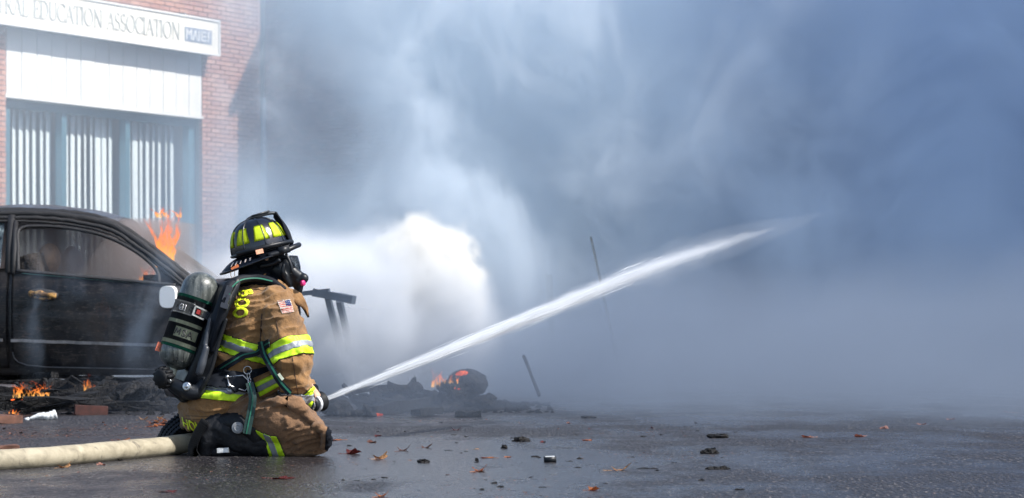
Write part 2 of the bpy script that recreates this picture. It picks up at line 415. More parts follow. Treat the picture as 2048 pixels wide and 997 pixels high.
o = obj('brickwork', rest, BR2, w2_); o['kind'] = 'stuff'
bm = bmesh.new(); prism(bm, 10.001, 10.2, .15); obj('roof', bm, simple('coping', (.2, .2, .2)), nb)

# ------------------------------------------------------------------ weathered clapboard house front on the right
D3 = V((.62, -.78, 0)).normalized(); N3 = V((-D3.y, D3.x, 0)) * -1; M3 = Matrix((D3, N3, V((0, 0, 1)))).transposed()
H0 = P(1560, 800, 30); H0.z = 0
def HP(t, o, z): return H0 + D3 * t + N3 * o + V((.045 * z, 0, z))
ch = empty('clapboard_house', H0, 0, 'dark clapboard house front with pale corner trim at the far right in smoke', 'house')
SID = simple('dark_siding', (.075, .085, .10), .8, var=.3, scale=4)
bm = bmesh.new(); vsx = [bm.verts.new(HP(t, o_, z)) for z in (0, 9) for t, o_ in ((-4.5, -.04), (7, -.04), (7, -4), (-4.5, -4))]
for f in ((0, 1, 2, 3), (7, 6, 5, 4), (0, 4, 5, 1), (1, 5, 6, 2), (2, 6, 7, 3), (3, 7, 4, 0)): bm.faces.new([vsx[i] for i in f])
hw = obj('wall', bm, SID, ch)
for k in range(62):
    z = .1 + k * .14
    bm = bmesh.new(); a = [HP(0, .0, z), HP(6.9, .0, z)]
    v8 = [bm.verts.new(q) for q in (HP(-4.5, -.03, z + .07), HP(6.9, -.03, z + .07), HP(6.9, 0, z + .068), HP(-4.5, 0, z + .068), HP(-4.5, -.03, z - .07), HP(6.9, -.03, z - .07), HP(6.9, .03, z - .07), HP(-4.5, .03, z - .07))]
    for f in ((0, 1, 2, 3), (7, 6, 5, 4), (3, 2, 6, 7), (0, 4, 5, 1), (1, 5, 6, 2), (0, 3, 7, 4)): bm.faces.new([v8[i] for i in f])
    obj('board', bm, SID, hw)
TRIM = simple('weathered_trim', (.45, .42, .38), .8, var=.3)
bm = bmesh.new(); beam(bm, HP(5.0, .06, 0), HP(5.0, .06, 9), .07, .14, up=D3); obj('corner_trim', bm, TRIM, ch)
for tc, zc in ((3.3, 2.3), (3.6, .55)):
    bm = bmesh.new(); h = .55
    for a, b in ((HP(tc - .45, .06, zc - h), HP(tc - .45, .06, zc + h)), (HP(tc + .45, .06, zc - h), HP(tc + .45, .06, zc + h))): beam(bm, a, b, .07, .09, up=D3)
    beam(bm, HP(tc - .5, .06, zc + h), HP(tc + .5, .06, zc + h), .08, .09)
    beam(bm, HP(tc - .5, .06, zc - h), HP(tc + .5, .06, zc - h), .08, .09)
    wo = obj('window', bm, TRIM, ch)
    bm = bmesh.new(); beam(bm, HP(tc - .42, .04, zc), HP(tc + .42, .04, zc), .01, .96); obj('pane', bm, simple('dark_glass', (.02, .03, .04), .08), wo)
bm = bmesh.new(); beam(bm, HP(-4.8, -2, 9.15), HP(7.2, -2, 9.15), 4.6, .2); obj('roof', bm, simple('shingle', (.06, .06, .07)), ch)

# far trees behind everything, so the street is closed
def leaf_mat(name, c1, c2):
    g = N(name); r = g.n('ShaderNodeNewGeometry').outputs['Random Per Island']
    g.set(Base_Color=g.mix(r, c1, c2), Roughness=.7); return g.m
LF = leaf_mat('dark_leaves', (.02, .04, .02), (.06, .09, .04)); BK = simple('bark', (.09, .07, .055), .9, bump=.8)
def tree(x, y, h, rr, label):
    t = empty('broadleaf_tree', (x, y, 0), 0, label, 'tree', 'trees closing the street behind the smoke')
    bm = bmesh.new(); tube(bm, [(x, y, 0), (x + .2, y, h * .35), (x, y + .2, h * .8)], [.35, .25, .08], 8)
    for k in range(7):
        a = k * 2.4; z = h * (.35 + .06 * k); tube(bm, [(x, y, z), (x + math.cos(a) * rr * .4, y + math.sin(a) * rr * .4, z + 1.2), (x + math.cos(a) * rr * .75, y + math.sin(a) * rr * .75, z + 2.2)], [.12, .08, .03], 6)
    obj('trunk', bm, BK, t)
    bm = bmesh.new(); cl = [(V((random.gauss(0, .45), random.gauss(0, .45), random.gauss(0, .33))), random.uniform(.25, .5)) for _ in range(26)]
    for _ in range(3800):
        c, r = random.choice(cl); d = V([random.gauss(0, 1) for _ in range(3)]).normalized() * r * random.uniform(.6, 1)
        p = V((x, y, h * .68)) + V(((c + d).x * rr, (c + d).y * rr, (c + d).z * h * .42))
        u = V([random.gauss(0, 1) for _ in range(3)]).normalized(); v_ = u.orthogonal().normalized(); s = random.uniform(.12, .26)
        bm.faces.new([bm.verts.new(p + u * s), bm.verts.new(p + v_ * s * .5), bm.verts.new(p - u * s), bm.verts.new(p - v_ * s * .5)])
    obj('crown', bm, LF, t)
tree(3.0, 56, 13, 5.0, 'tall dark tree dimly seen right of the dark brick building')
tree(9.5, 52, 12, 5.2, 'second dark tree between brick building and clapboard house')
tree(15.5, 57, 13.5, 5.2, 'dark tree rising behind the clapboard house')
# ------------------------------------------------------------------ burnt car
CY = 14.75
def CX(px): return (px - 1024) / FPX * CY
def CZ(py): return CAM_H - (py - HOR) / FPX * CY
def burnt_paint():
    g = N('burnt_black_paint'); c = g.coord()
    a = g.noise(c, 2.2, 6, .65, .4); f = g.noise(c, 45, 4, .7); s_ = g.n('ShaderNodeMapping', i_Vector=c, i_Scale=(1, 1, 5)).outputs[0]
    scr = g.noise(s_, 9, 6, .7, 1.5)
    col = g.ramp(a, [(.3, (.004, .005, .008)), (.5, (.009, .010, .014)), (.62, (.03, .025, .024)), (.72, (.010, .010, .013))])
    col = g.mix(g.mr(scr, .54, .68, 0, .7), col, (.10, .085, .078))
    col = g.mix(g.mr(f, .60, .70, 0, .5), col, (.17, .145, .13))
    col = g.mix(g.mr(g.noise(c, 3.7, 6, .7, .8), .60, .72, 0, .6), col, (.075, .034, .018))
    g.set(Base_Color=col, Roughness=g.mr(g.math('ADD', a, g.math('MULTIPLY', scr, .5)), .55, .95, .16, .62), Normal=g.bump(g.math('ADD', f, scr), .35, .004))
    g.b.inputs['Coat Weight'].default_value = .25; g.b.inputs['Coat Roughness'].default_value = .25
    return g.m
PAINT = burnt_paint(); SEAL = simple('scorched_seal', (.012, .012, .014), .55, scale=30, bump=.8, bd=.006)
def interp(tab, x):
    if x <= tab[0][0]: return tab[0][1]
    for (a, p), (b, q) in zip(tab, tab[1:]):
        if x <= b:
            t = (x - a) / (b - a); return p + (q - p) * t
    return tab[-1][1]
BELT = [(-535, 600), (-500, 560), (-300, 545), (0, 538), (310, 566), (372, 572), (480, 588), (600, 612), (680, 645), (705, 690)]
ROOF = [(-330, 500), (-230, 440), (-120, 418), (0, 411), (60, 412), (150, 423), (215, 440), (270, 474), (330, 519), (376, 556)]
HOOD = [(-535, 590), (-500, 548), (-300, 525), (376, 556), (480, 566), (600, 592), (670, 625), (705, 680)]
def inset(z, zb):      # how far the body side leans in at height z
    t = [(0.15, .10), (.25, .05), (.45, .01), (.62, 0), (.8, .012), (zb, .05), (zb + .12, .10), (1.46, .36)]
    return interp(t, z)
car = empty('burnt_car', (CX(90), 15.6, 0), 0, 'burnt out black sedan with smoking glassless windows behind the kneeling firefighter', 'car')
W = 1.74
def dent(x, z, s=0): return .007 * noise.noise((x * 3.1, z * 4, s)) + .003 * noise.noise((x * 13, z * 11, s + 4))
def side_panel(px0, px1, ztop, zbot, nx, nz, off=0, near=True):
    """ztop/zbot are functions of px"""
    bm = bmesh.new(); g = []
    for i in range(nx + 1):
        px = px0 + (px1 - px0) * i / nx; zt, zb_ = ztop(px), zbot(px); zbelt = CZ(interp(BELT, px)); col = []
        for j in range(nz + 1):
            z = zb_ + (zt - zb_) * j / nz
            y = CY + inset(z, zbelt) + off + dent(px / 100, z)
            if abs(z - .655) < .02: y += .006
            if not near: y = 2 * CY + W - y
            col.append(bm.verts.new((CX(px), y, z)))
        g.append(col)
    for a, b in zip(g, g[1:]):
        for j in range(nz):
            q = (a[j], b[j], b[j + 1], a[j + 1]); bm.faces.new(q if near else q[::-1])
    return bm
def arch(px, base=.20):     # sill line with wheel arches
    z = base
    for c in (-285, 505):
        d = abs((px - c) / 270)
        if d < .40: z = max(z, .30 + math.sqrt(.40 ** 2 - d * d))
    return z
beltf = lambda px: CZ(interp(BELT, px))
# body shell: both sides below the belt, bonnet, boot, bumpers, floor
bm = side_panel(-535, 705, beltf, arch, 150, 14, .02)
b2 = side_panel(-535, 705, beltf, arch, 150, 14, .02, False)
me2 = mesh_of(b2); bm.from_mesh(me2)
def across(tab, px0, px1, nx, n=12, crown=.035, y_in=.05):
    g = []
    for i in range(nx + 1):
        px = px0 + (px1 - px0) * i / nx; z0 = CZ(interp(BELT, px)); z1 = CZ(interp(tab, px)); row = []
        for j in range(n + 1):
            t = j / n; s_ = abs(2 * t - 1)
            z = z0 + (z1 - z0) * (1 - s_ ** 4) + crown * (1 - s_ * s_) + .006 * noise.noise((px / 40, t * 6, 3))
            row.append(bm.verts.new((CX(px), CY + y_in + .02 + (W - 2 * y_in - .04) * t, z)))
        g.append(row)
    for a, b in zip(g, g[1:]):
        for j in range(n): bm.faces.new((a[j], b[j], b[j + 1], a[j + 1]))
across(HOOD, 372, 705, 24); across(HOOD, -535, -325, 14)
box(bm, (CX(708), CY + W / 2, .47), (.12, W - .16, .42)); box(bm, (CX(-537), CY + W / 2, .5), (.12, W - .16, .42))
box(bm, (CX(85), CY + W / 2, .21), (4.3, W - .3, .06))
body = obj('body', bm, PAINT, car, True)
# roof
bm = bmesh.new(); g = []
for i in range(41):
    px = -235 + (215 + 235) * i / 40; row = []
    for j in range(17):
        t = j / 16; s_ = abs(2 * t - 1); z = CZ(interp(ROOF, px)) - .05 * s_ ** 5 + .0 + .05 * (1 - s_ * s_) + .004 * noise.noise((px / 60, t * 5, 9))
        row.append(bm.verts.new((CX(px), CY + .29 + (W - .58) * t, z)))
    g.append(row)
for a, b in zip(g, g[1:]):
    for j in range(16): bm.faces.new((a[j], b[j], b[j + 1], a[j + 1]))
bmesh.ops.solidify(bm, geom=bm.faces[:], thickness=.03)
obj('roof', bm, simple('sky_tinted_roof_paint', (.13, .16, .21), .35, var=.6, scale=5, bump=.3, bscale=60), car, True)  # grey-blue sky reflection put into the roof colour
def gh(px, py, off=0, near=True):     # point on the greenhouse side at a pixel of the photograph
    z = CZ(py); y = CY + inset(z, beltf(px)) + off
    return V((CX(px), y if near else 2 * CY + W - y, z))
# pillars and roof rails, three ridges each
bm = bmesh.new()
for near in (True, False):
    rail = [(-328, 520), (-285, 480), (-230, 448), (-120, 428), (0, 423), (80, 426), (150, 434), (212, 450), (268, 484), (325, 525), (378, 566)]
    for dy, off, r in ((0, 0, .030), (-8, .05, .024), (9, -.012, .017), (17, -.008, .010)):
        pts = smooth_path([gh(px, py + dy + random.uniform(-1, 1), off, near) for px, py in rail], 6)
        tube(bm, [p + V((0, random.uniform(-.002, .002), random.uniform(-.003, .003))) for p in pts], r, 8)
obj('roof_rail', bm, SEAL, car, True)
for near in (True, False):
    bm = bmesh.new()
    tube(bm, [gh(14, 548, .02, near), gh(4, 430, .0, near)], .035, 8, squash=1)
    tube(bm, [gh(24, 548, -.004, near), gh(22, 500, -.004, near), gh(13, 440, -.004, near)], .022, 8)
    obj('centre_pillar', bm, SEAL, car, True)
# front door and rear door, each with a gap round it
def rounded(px0, zl, r=30):
    def f(px):
        d = px - px0
        return zl + (0 if d > r else (1 - math.sqrt(max(0, 1 - (1 - d / r) ** 2))) * .11)
    return f
bm = side_panel(22, 346, lambda px: beltf(px) + .004, rounded(22, .235), 70, 22, -.004)
bmesh.ops.solidify(bm, geom=bm.faces[:], thickness=.025)
door = obj('door', bm, PAINT, car, True); door['label'] = 'charred front door with a heat browned handle'
bm = side_panel(-215, 15, lambda px: beltf(px) + .004, lambda px: max(.235, arch(px) + .03), 50, 18, -.004)
bmesh.ops.solidify(bm, geom=bm.faces[:], thickness=.025)
rdoor = obj('door', bm, PAINT, car, True); rdoor['label'] = 'charred rear door'
# door furniture
TRIMC = simple('bare_bright_trim', (.15, .15, .16), .45, .5, var=.5, scale=9)
bm = bmesh.new()
strap(bm, [V((CX(px), CY - .014 + dent(px / 100, CZ(683)), CZ(680.5 + px * .033 + 1.2 * noise.noise((px / 30, 0, 0))))) for px in range(23, 345, 8)], .022, .014, (0, -1, 0))
obj('moulding', bm, TRIMC, door)
bm = bmesh.new()
pts = [(24, 705), (26, 716), (34, 725), (52, 731), (90, 735)] + [(p, 735 + (p - 90) * .02) for p in range(120, 345, 20)]
tube(bm, [V((CX(a), CY + inset(CZ(b), .9) - .01, CZ(b))) for a, b in pts], .004, 6)
obj('edge_line', bm, TRIMC, door)
bm = bmesh.new()
strap(bm, [V((CX(px), CY - .014, CZ(680.5 + px * .033))) for px in range(-214, 16, 10)], .022, .014, (0, -1, 0))
obj('moulding', bm, TRIMC, rdoor)
HB = N('heat_browned_metal'); cc = HB.coord(); HB.set(Base_Color=HB.ramp(HB.noise(cc, 22, 5, .7), [(.3, (.01, .008, .008)), (.47, (.10, .05, .015)), (.58, (.5, .27, .07)), (.75, (.75, .5, .22))]), Roughness=.4, Metallic=.4, Normal=HB.bump(HB.noise(cc, 60, 4), .8, .006)); HB = HB.m
bm = bmesh.new(); c = V((CX(87), CY - .012, CZ(590)))
bmesh.ops.create_uvsphere(bm, u_segments=20, v_segments=10, radius=1, matrix=Matrix.Translation(c) @ Matrix.Rotation(R(4), 4, 'Y') @ Matrix.Diagonal((.115, .022, .045, 1)))
obj('handle', bm, SEAL, door, True)
bm = bmesh.new(); tube(bm, smooth_path([c + V(q) for q in ((-.10, -.018, .005), (-.05, -.042, .012), (.02, -.045, .005), (.10, -.02, -.012))], 5), [.011 + .004 * math.sin(k) for k in range(16)], 8, squash=1.6)
tube(bm, smooth_path([c + V(q) for q in ((-.09, -.024, -.012), (0, -.03, -.03), (.085, -.024, -.024))], 5), .009, 6)
obj('grip', bm, HB, door, True)
# broken glass left along the belt line
GL2 = N('broken_green_glass'); GL2.set(Base_Color=(.25, .55, .48), Roughness=.25); GL2.b.inputs['Alpha'].default_value = .8; GL2 = GL2.m
bm = bmesh.new(); px = 42
while px < 308:
    wv = random.uniform(2, 8); h = random.choice((1, 2, 3, 5)) * random.uniform(.5, 1.3)
    yb = interp([(40, 545), (310, 568)], px)
    a, b, cpt = gh(px, yb + 2, -.012), gh(px + wv, yb + 2 + wv * .09, -.012), gh(px + wv * random.random(), yb - h, -.012)
    n_ = V((0, .006, 0)); t = [bm.verts.new(q) for q in (a, b, cpt)]; u = [bm.verts.new(q + n_) for q in (a, b, cpt)]
    bm.faces.new(t[::-1]); bm.faces.new(u)
    for k in range(3): bm.faces.new((t[k], t[(k + 1) % 3], u[(k + 1) % 3], u[k]))
    px += wv * random.uniform(.5, 1.0)
obj('window_shards', bm, GL2, door)['kind'] = 'stuff'
# rear side glass, sooted and cracked
bm = bmesh.new(); q = [gh(-205, 540), gh(-4, 535), gh(-10, 438), gh(-120, 440), gh(-190, 500)]
f = bm.faces.new([bm.verts.new(p + V((0, .012, 0))) for p in q]); bmesh.ops.solidify(bm, geom=bm.faces[:], thickness=.005)
SG = N('sooted_glass'); cc = SG.coord(); SG.set(Base_Color=SG.ramp(SG.noise(cc, 9, 6, .7), [(.4, (.01, .015, .02)), (.55, (.06, .08, .09)), (.68, (.35, .42, .42))]), Roughness=.2); SG = SG.m
obj('rear_window', bm, SG, car)
# seal along the belt and sail panel with the mirror
bm = bmesh.new(); tube(bm, smooth_path([gh(px, interp(BELT, px) + 1, -.012) for px in (30, 90, 170, 250, 310, 350)], 5), .014, 8)
tube(bm, smooth_path([gh(34, 545, -.01), gh(29, 500, -.01), gh(24, 458, -.01), gh(60, 450, -.01), gh(130, 455, -.01), gh(200, 471, -.01), gh(260, 500, -.01), gh(300, 530, -.01), gh(313, 548, -.01), gh(316, 566, -.01)], 6), .014, 8)
obj('window_seal', bm, SEAL, car, True)
bm = bmesh.new(); f = bm.faces.new([bm.verts.new(gh(*p, .02)) for p in ((312, 572), (372, 574), (366, 560), (330, 532), (306, 512))]); bmesh.ops.solidify(bm, geom=bm.faces[:], thickness=.02)
obj('sail_panel', bm, PAINT, car)
bm = bmesh.new(); mc = V((CX(350), CY - .14, CZ(595)))
bmesh.ops.create_uvsphere(bm, u_segments=20, v_segments=12, radius=1, matrix=Matrix.Translation(mc + V((.03, 0, 0))) @ Matrix.Diagonal((.075, .09, .085, 1)))
tube(bm, [mc + V((.03, .05, -.02)), mc + V((.04, .18, -.03))], .025, 8)
mir = obj('side_mirror', bm, SEAL, car, True)
bm = bmesh.new()
Mm = Matrix.Translation(mc + V((-.012, -.075, .0))) @ Matrix.Rotation(R(-14), 4, 'Z') @ Matrix.Diagonal((.062, .02, .078, 1))
ring = []
for k in range(28):
    a = 2 * math.pi * k / 28; ca, sa = math.cos(a), math.sin(a); e = .62
    ring.append((math.copysign(abs(ca) ** e, ca), math.copysign(abs(sa) ** e, sa)))
fr_ = [bm.verts.new(Mm @ V((x, -1, z))) for x, z in ring]; bk = [bm.verts.new(Mm @ V((x * 1.05, 1, z * 1.05))) for x, z in ring]
bm.faces.new(fr_); bm.faces.new(bk[::-1])
for k in range(28): bm.faces.new((fr_[k], fr_[k - 1], bk[k - 1], bk[k]))
obj('mirror_glass', bm, simple('white_mirror_reflection', (.86, .86, .84), .4, var=.02), mir)  # mirror glass, its bright reflection painted as plain white
# wheels
for px in (-285, 505):
    for yy in (CY + .12, CY + W - .12):
        bm = bmesh.new(); c = V((CX(px), yy, .315))
        lathe(bm, [(-.1, .19), (-.105, .27), (-.08, .31), (0, .318), (.08, .31), (.105, .27), (.1, .19)], c, (0, 1, 0), 32)
        wh = obj('wheel', bm, RUBBER, car, True)
        bm = bmesh.new(); lathe(bm, [(-.08, .02), (-.085, .06), (-.05, .08), (-.06, .18), (-.09, .195), (.05, .19), (.05, .02)], c, (0, 1, 0), 32)
        obj('rim', bm, simple('burnt_alloy', (.1, .09, .085), .6, .6), wh)
# lamps
for yy in (CY + .25, CY + W - .25):
    bm = bmesh.new(); bmesh.ops.create_uvsphere(bm, u_segments=14, v_segments=8, radius=1, matrix=Matrix.Translation((CX(688), yy, .62)) @ Matrix.Diagonal((.09, .2, .07, 1))); obj('headlight', bm, SG, car, True)
# inside: seats with headrests, steering wheel, dashboard
SEAT = simple('scorched_seat', (.025, .02, .018), .95, var=.6, bump=.8, bd=.02); HRM = simple('scorched_headrest', (.42, .24, .12), .9, var=.5, scale=14)
for y in (CY + .45, CY + 1.25):
    bm = bmesh.new(); r_ = Euler((0, R(-14), 0)).to_matrix()
    v = box(bm, (CX(60), y, .78), (.16, .48, .62), r_); box(bm, (CX(130), y, .48), (.52, .5, .16)); bmesh.ops.bevel(bm, geom=bm.edges[:], offset=.05, segments=3)
    st = obj('seat', bm, SEAT, car, True)
    bm = bmesh.new(); bmesh.ops.create_uvsphere(bm, u_segments=18, v_segments=12, radius=1, matrix=Matrix.Translation((CX(64), y + .1, 1.06)) @ Matrix.Diagonal((.085, .14, .12, 1)))
    obj('headrest', bm, HRM, st, True)
bm = bmesh.new(); box(bm, (CX(330), CY + W / 2, .82), (.42, W - .4, .22)); bmesh.ops.bevel(bm, geom=bm.edges[:], offset=.06, segments=3); obj('dashboard', bm, SEAT, car, True)
bm = bmesh.new(); c = V((CX(275), CY + 1.25, .87)); Rm = Euler((0, R(-62), 0)).to_matrix()
tube(bm, [c + Rm @ V((.19 * math.cos(a), .19 * math.sin(a), 0)) for a in [k * math.pi / 12 for k in range(25)]], .014, 8); beam(bm, c - Rm @ V((.19, 0, 0)), c + Rm @ V((.19, 0, 0)), .03, .02); beam(bm, c, c + V((.3, 0, -.15)), .04, .04)
obj('steering_wheel', bm, SEAL, car, True)

# ------------------------------------------------------------------ flames
def flame_mat():
    g = N('flame'); g.t.nodes.remove(g.b); c = g.coord('Object'); gen = g.n('ShaderNodeSeparateXYZ', i_0=g.coord('Generated')).outputs[2]
    nz = g.noise(g.n('ShaderNodeMapping', i_Vector=c, i_Scale=(1, 1, .35)).outputs[0], 34, 5, .7, 1.2)
    col = g.ramp(g.math('ADD', gen, g.math('MULTIPLY', g.math('SUBTRACT', nz, .5), .9)), [(.05, (1, .55, .14)), (.4, (1, .27, .045)), (.9, (1, .13, .03))])
    em = g.n('ShaderNodeEmission', i_Color=col, i_Strength=g.mr(nz, .35, .7, .5, 1.5)).outputs[0]
    tr = g.n('ShaderNodeBsdfTransparent').outputs[0]
    al = g.math('MULTIPLY', g.mr(nz, .40, .64, .0, .46, True), g.mr(gen, 1, .35, .0, 1))
    mx = g.n('ShaderNodeMixShader', i_0=al, i_1=tr, i_2=em).outputs[0]
    g.t.links.new(mx, g.out.inputs['Surface']); return g.m
FLAME = flame_mat()
def flame(name_pts, label, wid=.06, tongues=5, spread=.12, hh=.4, seed=0, group=None, lean_=.35):
    base = V(name_pts); rnd = random.Random(seed)
    bm = bmesh.new()
    tongues = int(tongues * 2.2); wid *= .58
    for k in range(tongues):
        ox, oy = rnd.uniform(-spread, spread), rnd.uniform(-spread, spread) * .5; h = hh * rnd.uniform(.25, 1) ** 1.0; ph = rnd.uniform(0, 6); n = 12
        lean = rnd.uniform(-lean_, lean_ * 1.1)
        pts = [V((ox + lean * h * t * t + .10 * h * math.sin(ph + 5 * t) * t, oy + .05 * h * math.cos(ph + 4 * t), h * t)) for t in [i / n for i in range(n + 1)]]
        w_ = wid * rnd.uniform(.6, 1.2)
        tube(bm, pts, [max(.002, w_ * (math.sin(math.pi * min(1, .12 + t * .92)) ** .8) * (1 - .55 * t) * (1 + .35 * math.sin(ph * 3 + t * 14))) for t in [i / n for i in range(n + 1)]], 10, squash=.55)
    o = obj('flame', bm, FLAME, None, True); o.location = base; return tag(o, label, 'flame', group)
q_ = P(331, 545, 15.1); flame(q_, 'tall orange flame rising behind the windscreen pillar of the burnt car', .045, 12, .06, .55, 3)
q_ = P(336, 436, 17.5); flame(q_, 'broken orange flame licking high above the car in front of the curtains', .020, 7, .12, .13, 8, lean_=1.4)
flame((CX(288), 15.3, CZ(568)), 'orange flame on the dashboard inside the front window opening', .055, 7, .11, .17, 5)
# ------------------------------------------------------------------ firefighter
YB = 9.0
KS = FPX / YB
FW = V((math.cos(R(24)), math.sin(R(24)), 0)); RT = V((FW.y, -FW.x, 0)); UP = V((0, 0, 1))    # the person's forward and right
def ell(bm, c, r, M=None, seg=20):
    mt = Matrix.Translation(V(c)) @ (M.to_4x4() if M is not None else Matrix()) @ Matrix.Diagonal((*r, 1))
    bmesh.ops.create_uvsphere(bm, u_segments=seg, v_segments=max(8, seg // 2), radius=1, matrix=mt)
def limb(bm, pts, rs, n=16, squash=None):
    """closed tapering tube with round ends"""
    pts = [V(p) for p in pts]
    P2, R2 = [], []
    q = smooth_path(pts, 5); m = len(pts) - 1
    for i, p in enumerate(q):
        t = i / 5; k = min(int(t), m - 1); f = t - k; P2.append(p); R2.append(rs[k] * (1 - f) + rs[k + 1] * f)
    a, b = (P2[0] - P2[1]).normalized(), (P2[-1] - P2[-2]).normalized()
    st = [(P2[0] + a * R2[0] * s, R2[0] * math.sqrt(max(0.02, 1 - s * s))) for s in (.95, .7, .4)]
    en = [(P2[-1] + b * R2[-1] * s, R2[-1] * math.sqrt(max(0.02, 1 - s * s))) for s in (.4, .7, .95)]
    tube(bm, [p for p, _ in st] + P2 + [p for p, _ in en], [r for _, r in st] + R2 + [r for _, r in en], n, squash=squash)
def loft(bm, rings, n=28, power=2.3):
    """rings: (centre, half width along the person's right, half depth along forward)"""
    rows = []
    for c, a, b in rings:
        row = []
        for k in range(n):
            t = 2 * math.pi * k / n; x = math.copysign(abs(math.cos(t)) ** (2 / power), math.cos(t)); y = math.copysign(abs(math.sin(t)) ** (2 / power), math.sin(t))
            row.append(bm.verts.new(V(c) + RT * a * x + FW * b * y))
        rows.append(row)
    for a, b in zip(rows, rows[1:]):
        for k in range(n): bm.faces.new((a[k], a[(k + 1) % n], b[(k + 1) % n], b[k]))
    bm.faces.new(rows[0][::-1]); bm.faces.new(rows[-1])
def fuse(bm, voxel=.007, smooth=6, disp=None):
    """union of the closed shapes as one continuous skin"""
    bmesh.ops.recalc_face_normals(bm, faces=bm.faces[:])
    me = mesh_of(bm); o = bpy.data.objects.new('tmp', me); COL.objects.link(o)
    m = o.modifiers.new('r', 'REMESH'); m.mode = 'VOXEL'; m.voxel_size = voxel
    m = o.modifiers.new('s', 'SMOOTH'); m.iterations = smooth; m.factor = .5
    dg = bpy.context.evaluated_depsgraph_get(); dg.update()
    out = bpy.data.meshes.new_from_object(o.evaluated_get(dg)); bpy.data.objects.remove(o)
    if disp:
        nrm = [v.normal.copy() for v in out.vertices]
        for v, n_ in zip(out.vertices, nrm): v.co += n_ * disp(v.co, n_)
        out.update()
    out.materials.clear()
    return out
def nz(p, s, o=0.0): return noise.noise(V(p) * s + V((o, o * 1.7, o * .6)))
def ridge(v): return (1 - abs(v) * 2.2)
def segd(p, a, b):
    a, b = V(a), V(b); t = max(0, min(1, (p - a).dot(b - a) / (b - a).length_squared)); return (p - (a + (b - a) * t)).length, t
def cloth(p, n_):
    """folds: broad sag, then sharper creases that run along the drape, in metres"""
    q = V((p.x, p.y, p.z))
    w = V((nz(q, 4, 3), nz(q, 4, 8), nz(q, 4, 12))) * .09
    r = q + w
    a = nz(V((r.x * 1.0, r.y * 1.0, r.z * 1.9)), 8, 1)
    b = max(0, ridge(noise.noise(V((r.x * 7 + r.z * 5, r.y * 7, r.z * 17 - r.x * 6))))) ** 2.5 * .9 - .25
    c = max(0, ridge(noise.noise(V((r.x * 19 - r.z * 8, r.y * 19, r.z * 24)) + V((5, 5, 5))))) ** 2 - .3
    return .012 * a + .013 * b + .005 * c
def shell(src, planes, off, name, m, parent, region=None, thick=.002):
    """a strip of cloth lying on src between the given planes (point, normal: the side the normal points to is kept)"""
    bm = bmesh.new(); bm.from_mesh(src)
    for co, no in planes:
        bmesh.ops.bisect_plane(bm, geom=bm.verts[:] + bm.edges[:] + bm.faces[:], plane_co=co, plane_no=no, clear_inner=True)
    if region:
        bmesh.ops.delete(bm, geom=[f for f in bm.faces if not region(f.calc_center_median())], context='FACES')
    bm.normal_update()
    nn = {v: v.normal.copy() for v in bm.verts}
    for v in bm.verts: v.co += nn[v] * off
    if thick and len(bm.faces): bmesh.ops.solidify(bm, geom=bm.faces[:], thickness=-thick)
    return obj(name, bm, m, parent, True)
def clothmat(name, c1, c2, dirt, weave=900):
    g = N(name); c = g.coord(); a = g.noise(c, 7, 6, .65, .3); f = g.noise(c, 55, 4, .7)
    col = g.mix(g.mr(a, .32, .68), c1, c2)
    col = g.mix(g.mr(g.noise(c, 3.1, 6, .7, .5), .52, .72, 0, .75), col, dirt)
    col = g.mix(g.mr(f, .55, .75, 0, .35), col, tuple(x * .55 for x in c1))
    wv = g.n('ShaderNodeTexVoronoi', i_Vector=c, i_Scale=weave / 3).outputs[0]
    h = g.math('ADD', g.math('MULTIPLY', wv, .25), g.math('ADD', f, g.math('MULTIPLY', g.noise(c, 20, 5, .6, 1), 1.6)))
    g.set(Base_Color=col, Roughness=.92, Normal=g.bump(h, .65, .006)); g.b.inputs['Sheen Weight'].default_value = .15
    return g.m
TAN = clothmat('tan_turnout_cloth', (.21, .106, .036), (.33, .180, .070), (.05, .028, .016))
TAN2 = clothmat('sooty_turnout_cloth', (.15, .080, .038), (.25, .135, .066), (.03, .021, .018))
BLK = simple('black_cloth', (.006, .008, .013), .9, var=.5, scale=18, bump=.8, bd=.008, spec=.15)
WEB = simple('black_webbing', (.007, .009, .014), .65, spec=.22, var=.4, scale=30, bump=.5, bscale=300, bd=.002)
GREEN = simple('green_stitched_webbing', (.01, .12, .075), .6, var=.3, scale=20)
PLAS = simple('black_plastic', (.008, .010, .014), .42, spec=.35, var=.4, scale=12, bump=.15)
LIME = simple('fluorescent_lime_tape', (.56, .86, .02), .55, var=.22, scale=30, bump=.25, bscale=180, bd=.002)
SILV = simple('silver_reflective_tape', (.28, .30, .33), .5, .2, var=.3, scale=14, bump=.25, bscale=200, bd=.002)
MARK = simple('yellow_marker', (.74, .90, .02), .5, var=.08)
YEL = simple('yellow_lettering', (.80, .90, .03), .55, var=.06)
SKIN = simple('skin', (.45, .27, .19), .55)
EDGE = simple('black_stitching', (.01, .012, .014), .8)

ff = empty('person', P(520, 912, YB), 0, 'firefighter in tan turnout coat and black helmet kneeling on wet asphalt with hose', 'person')
ff.location.z = 0
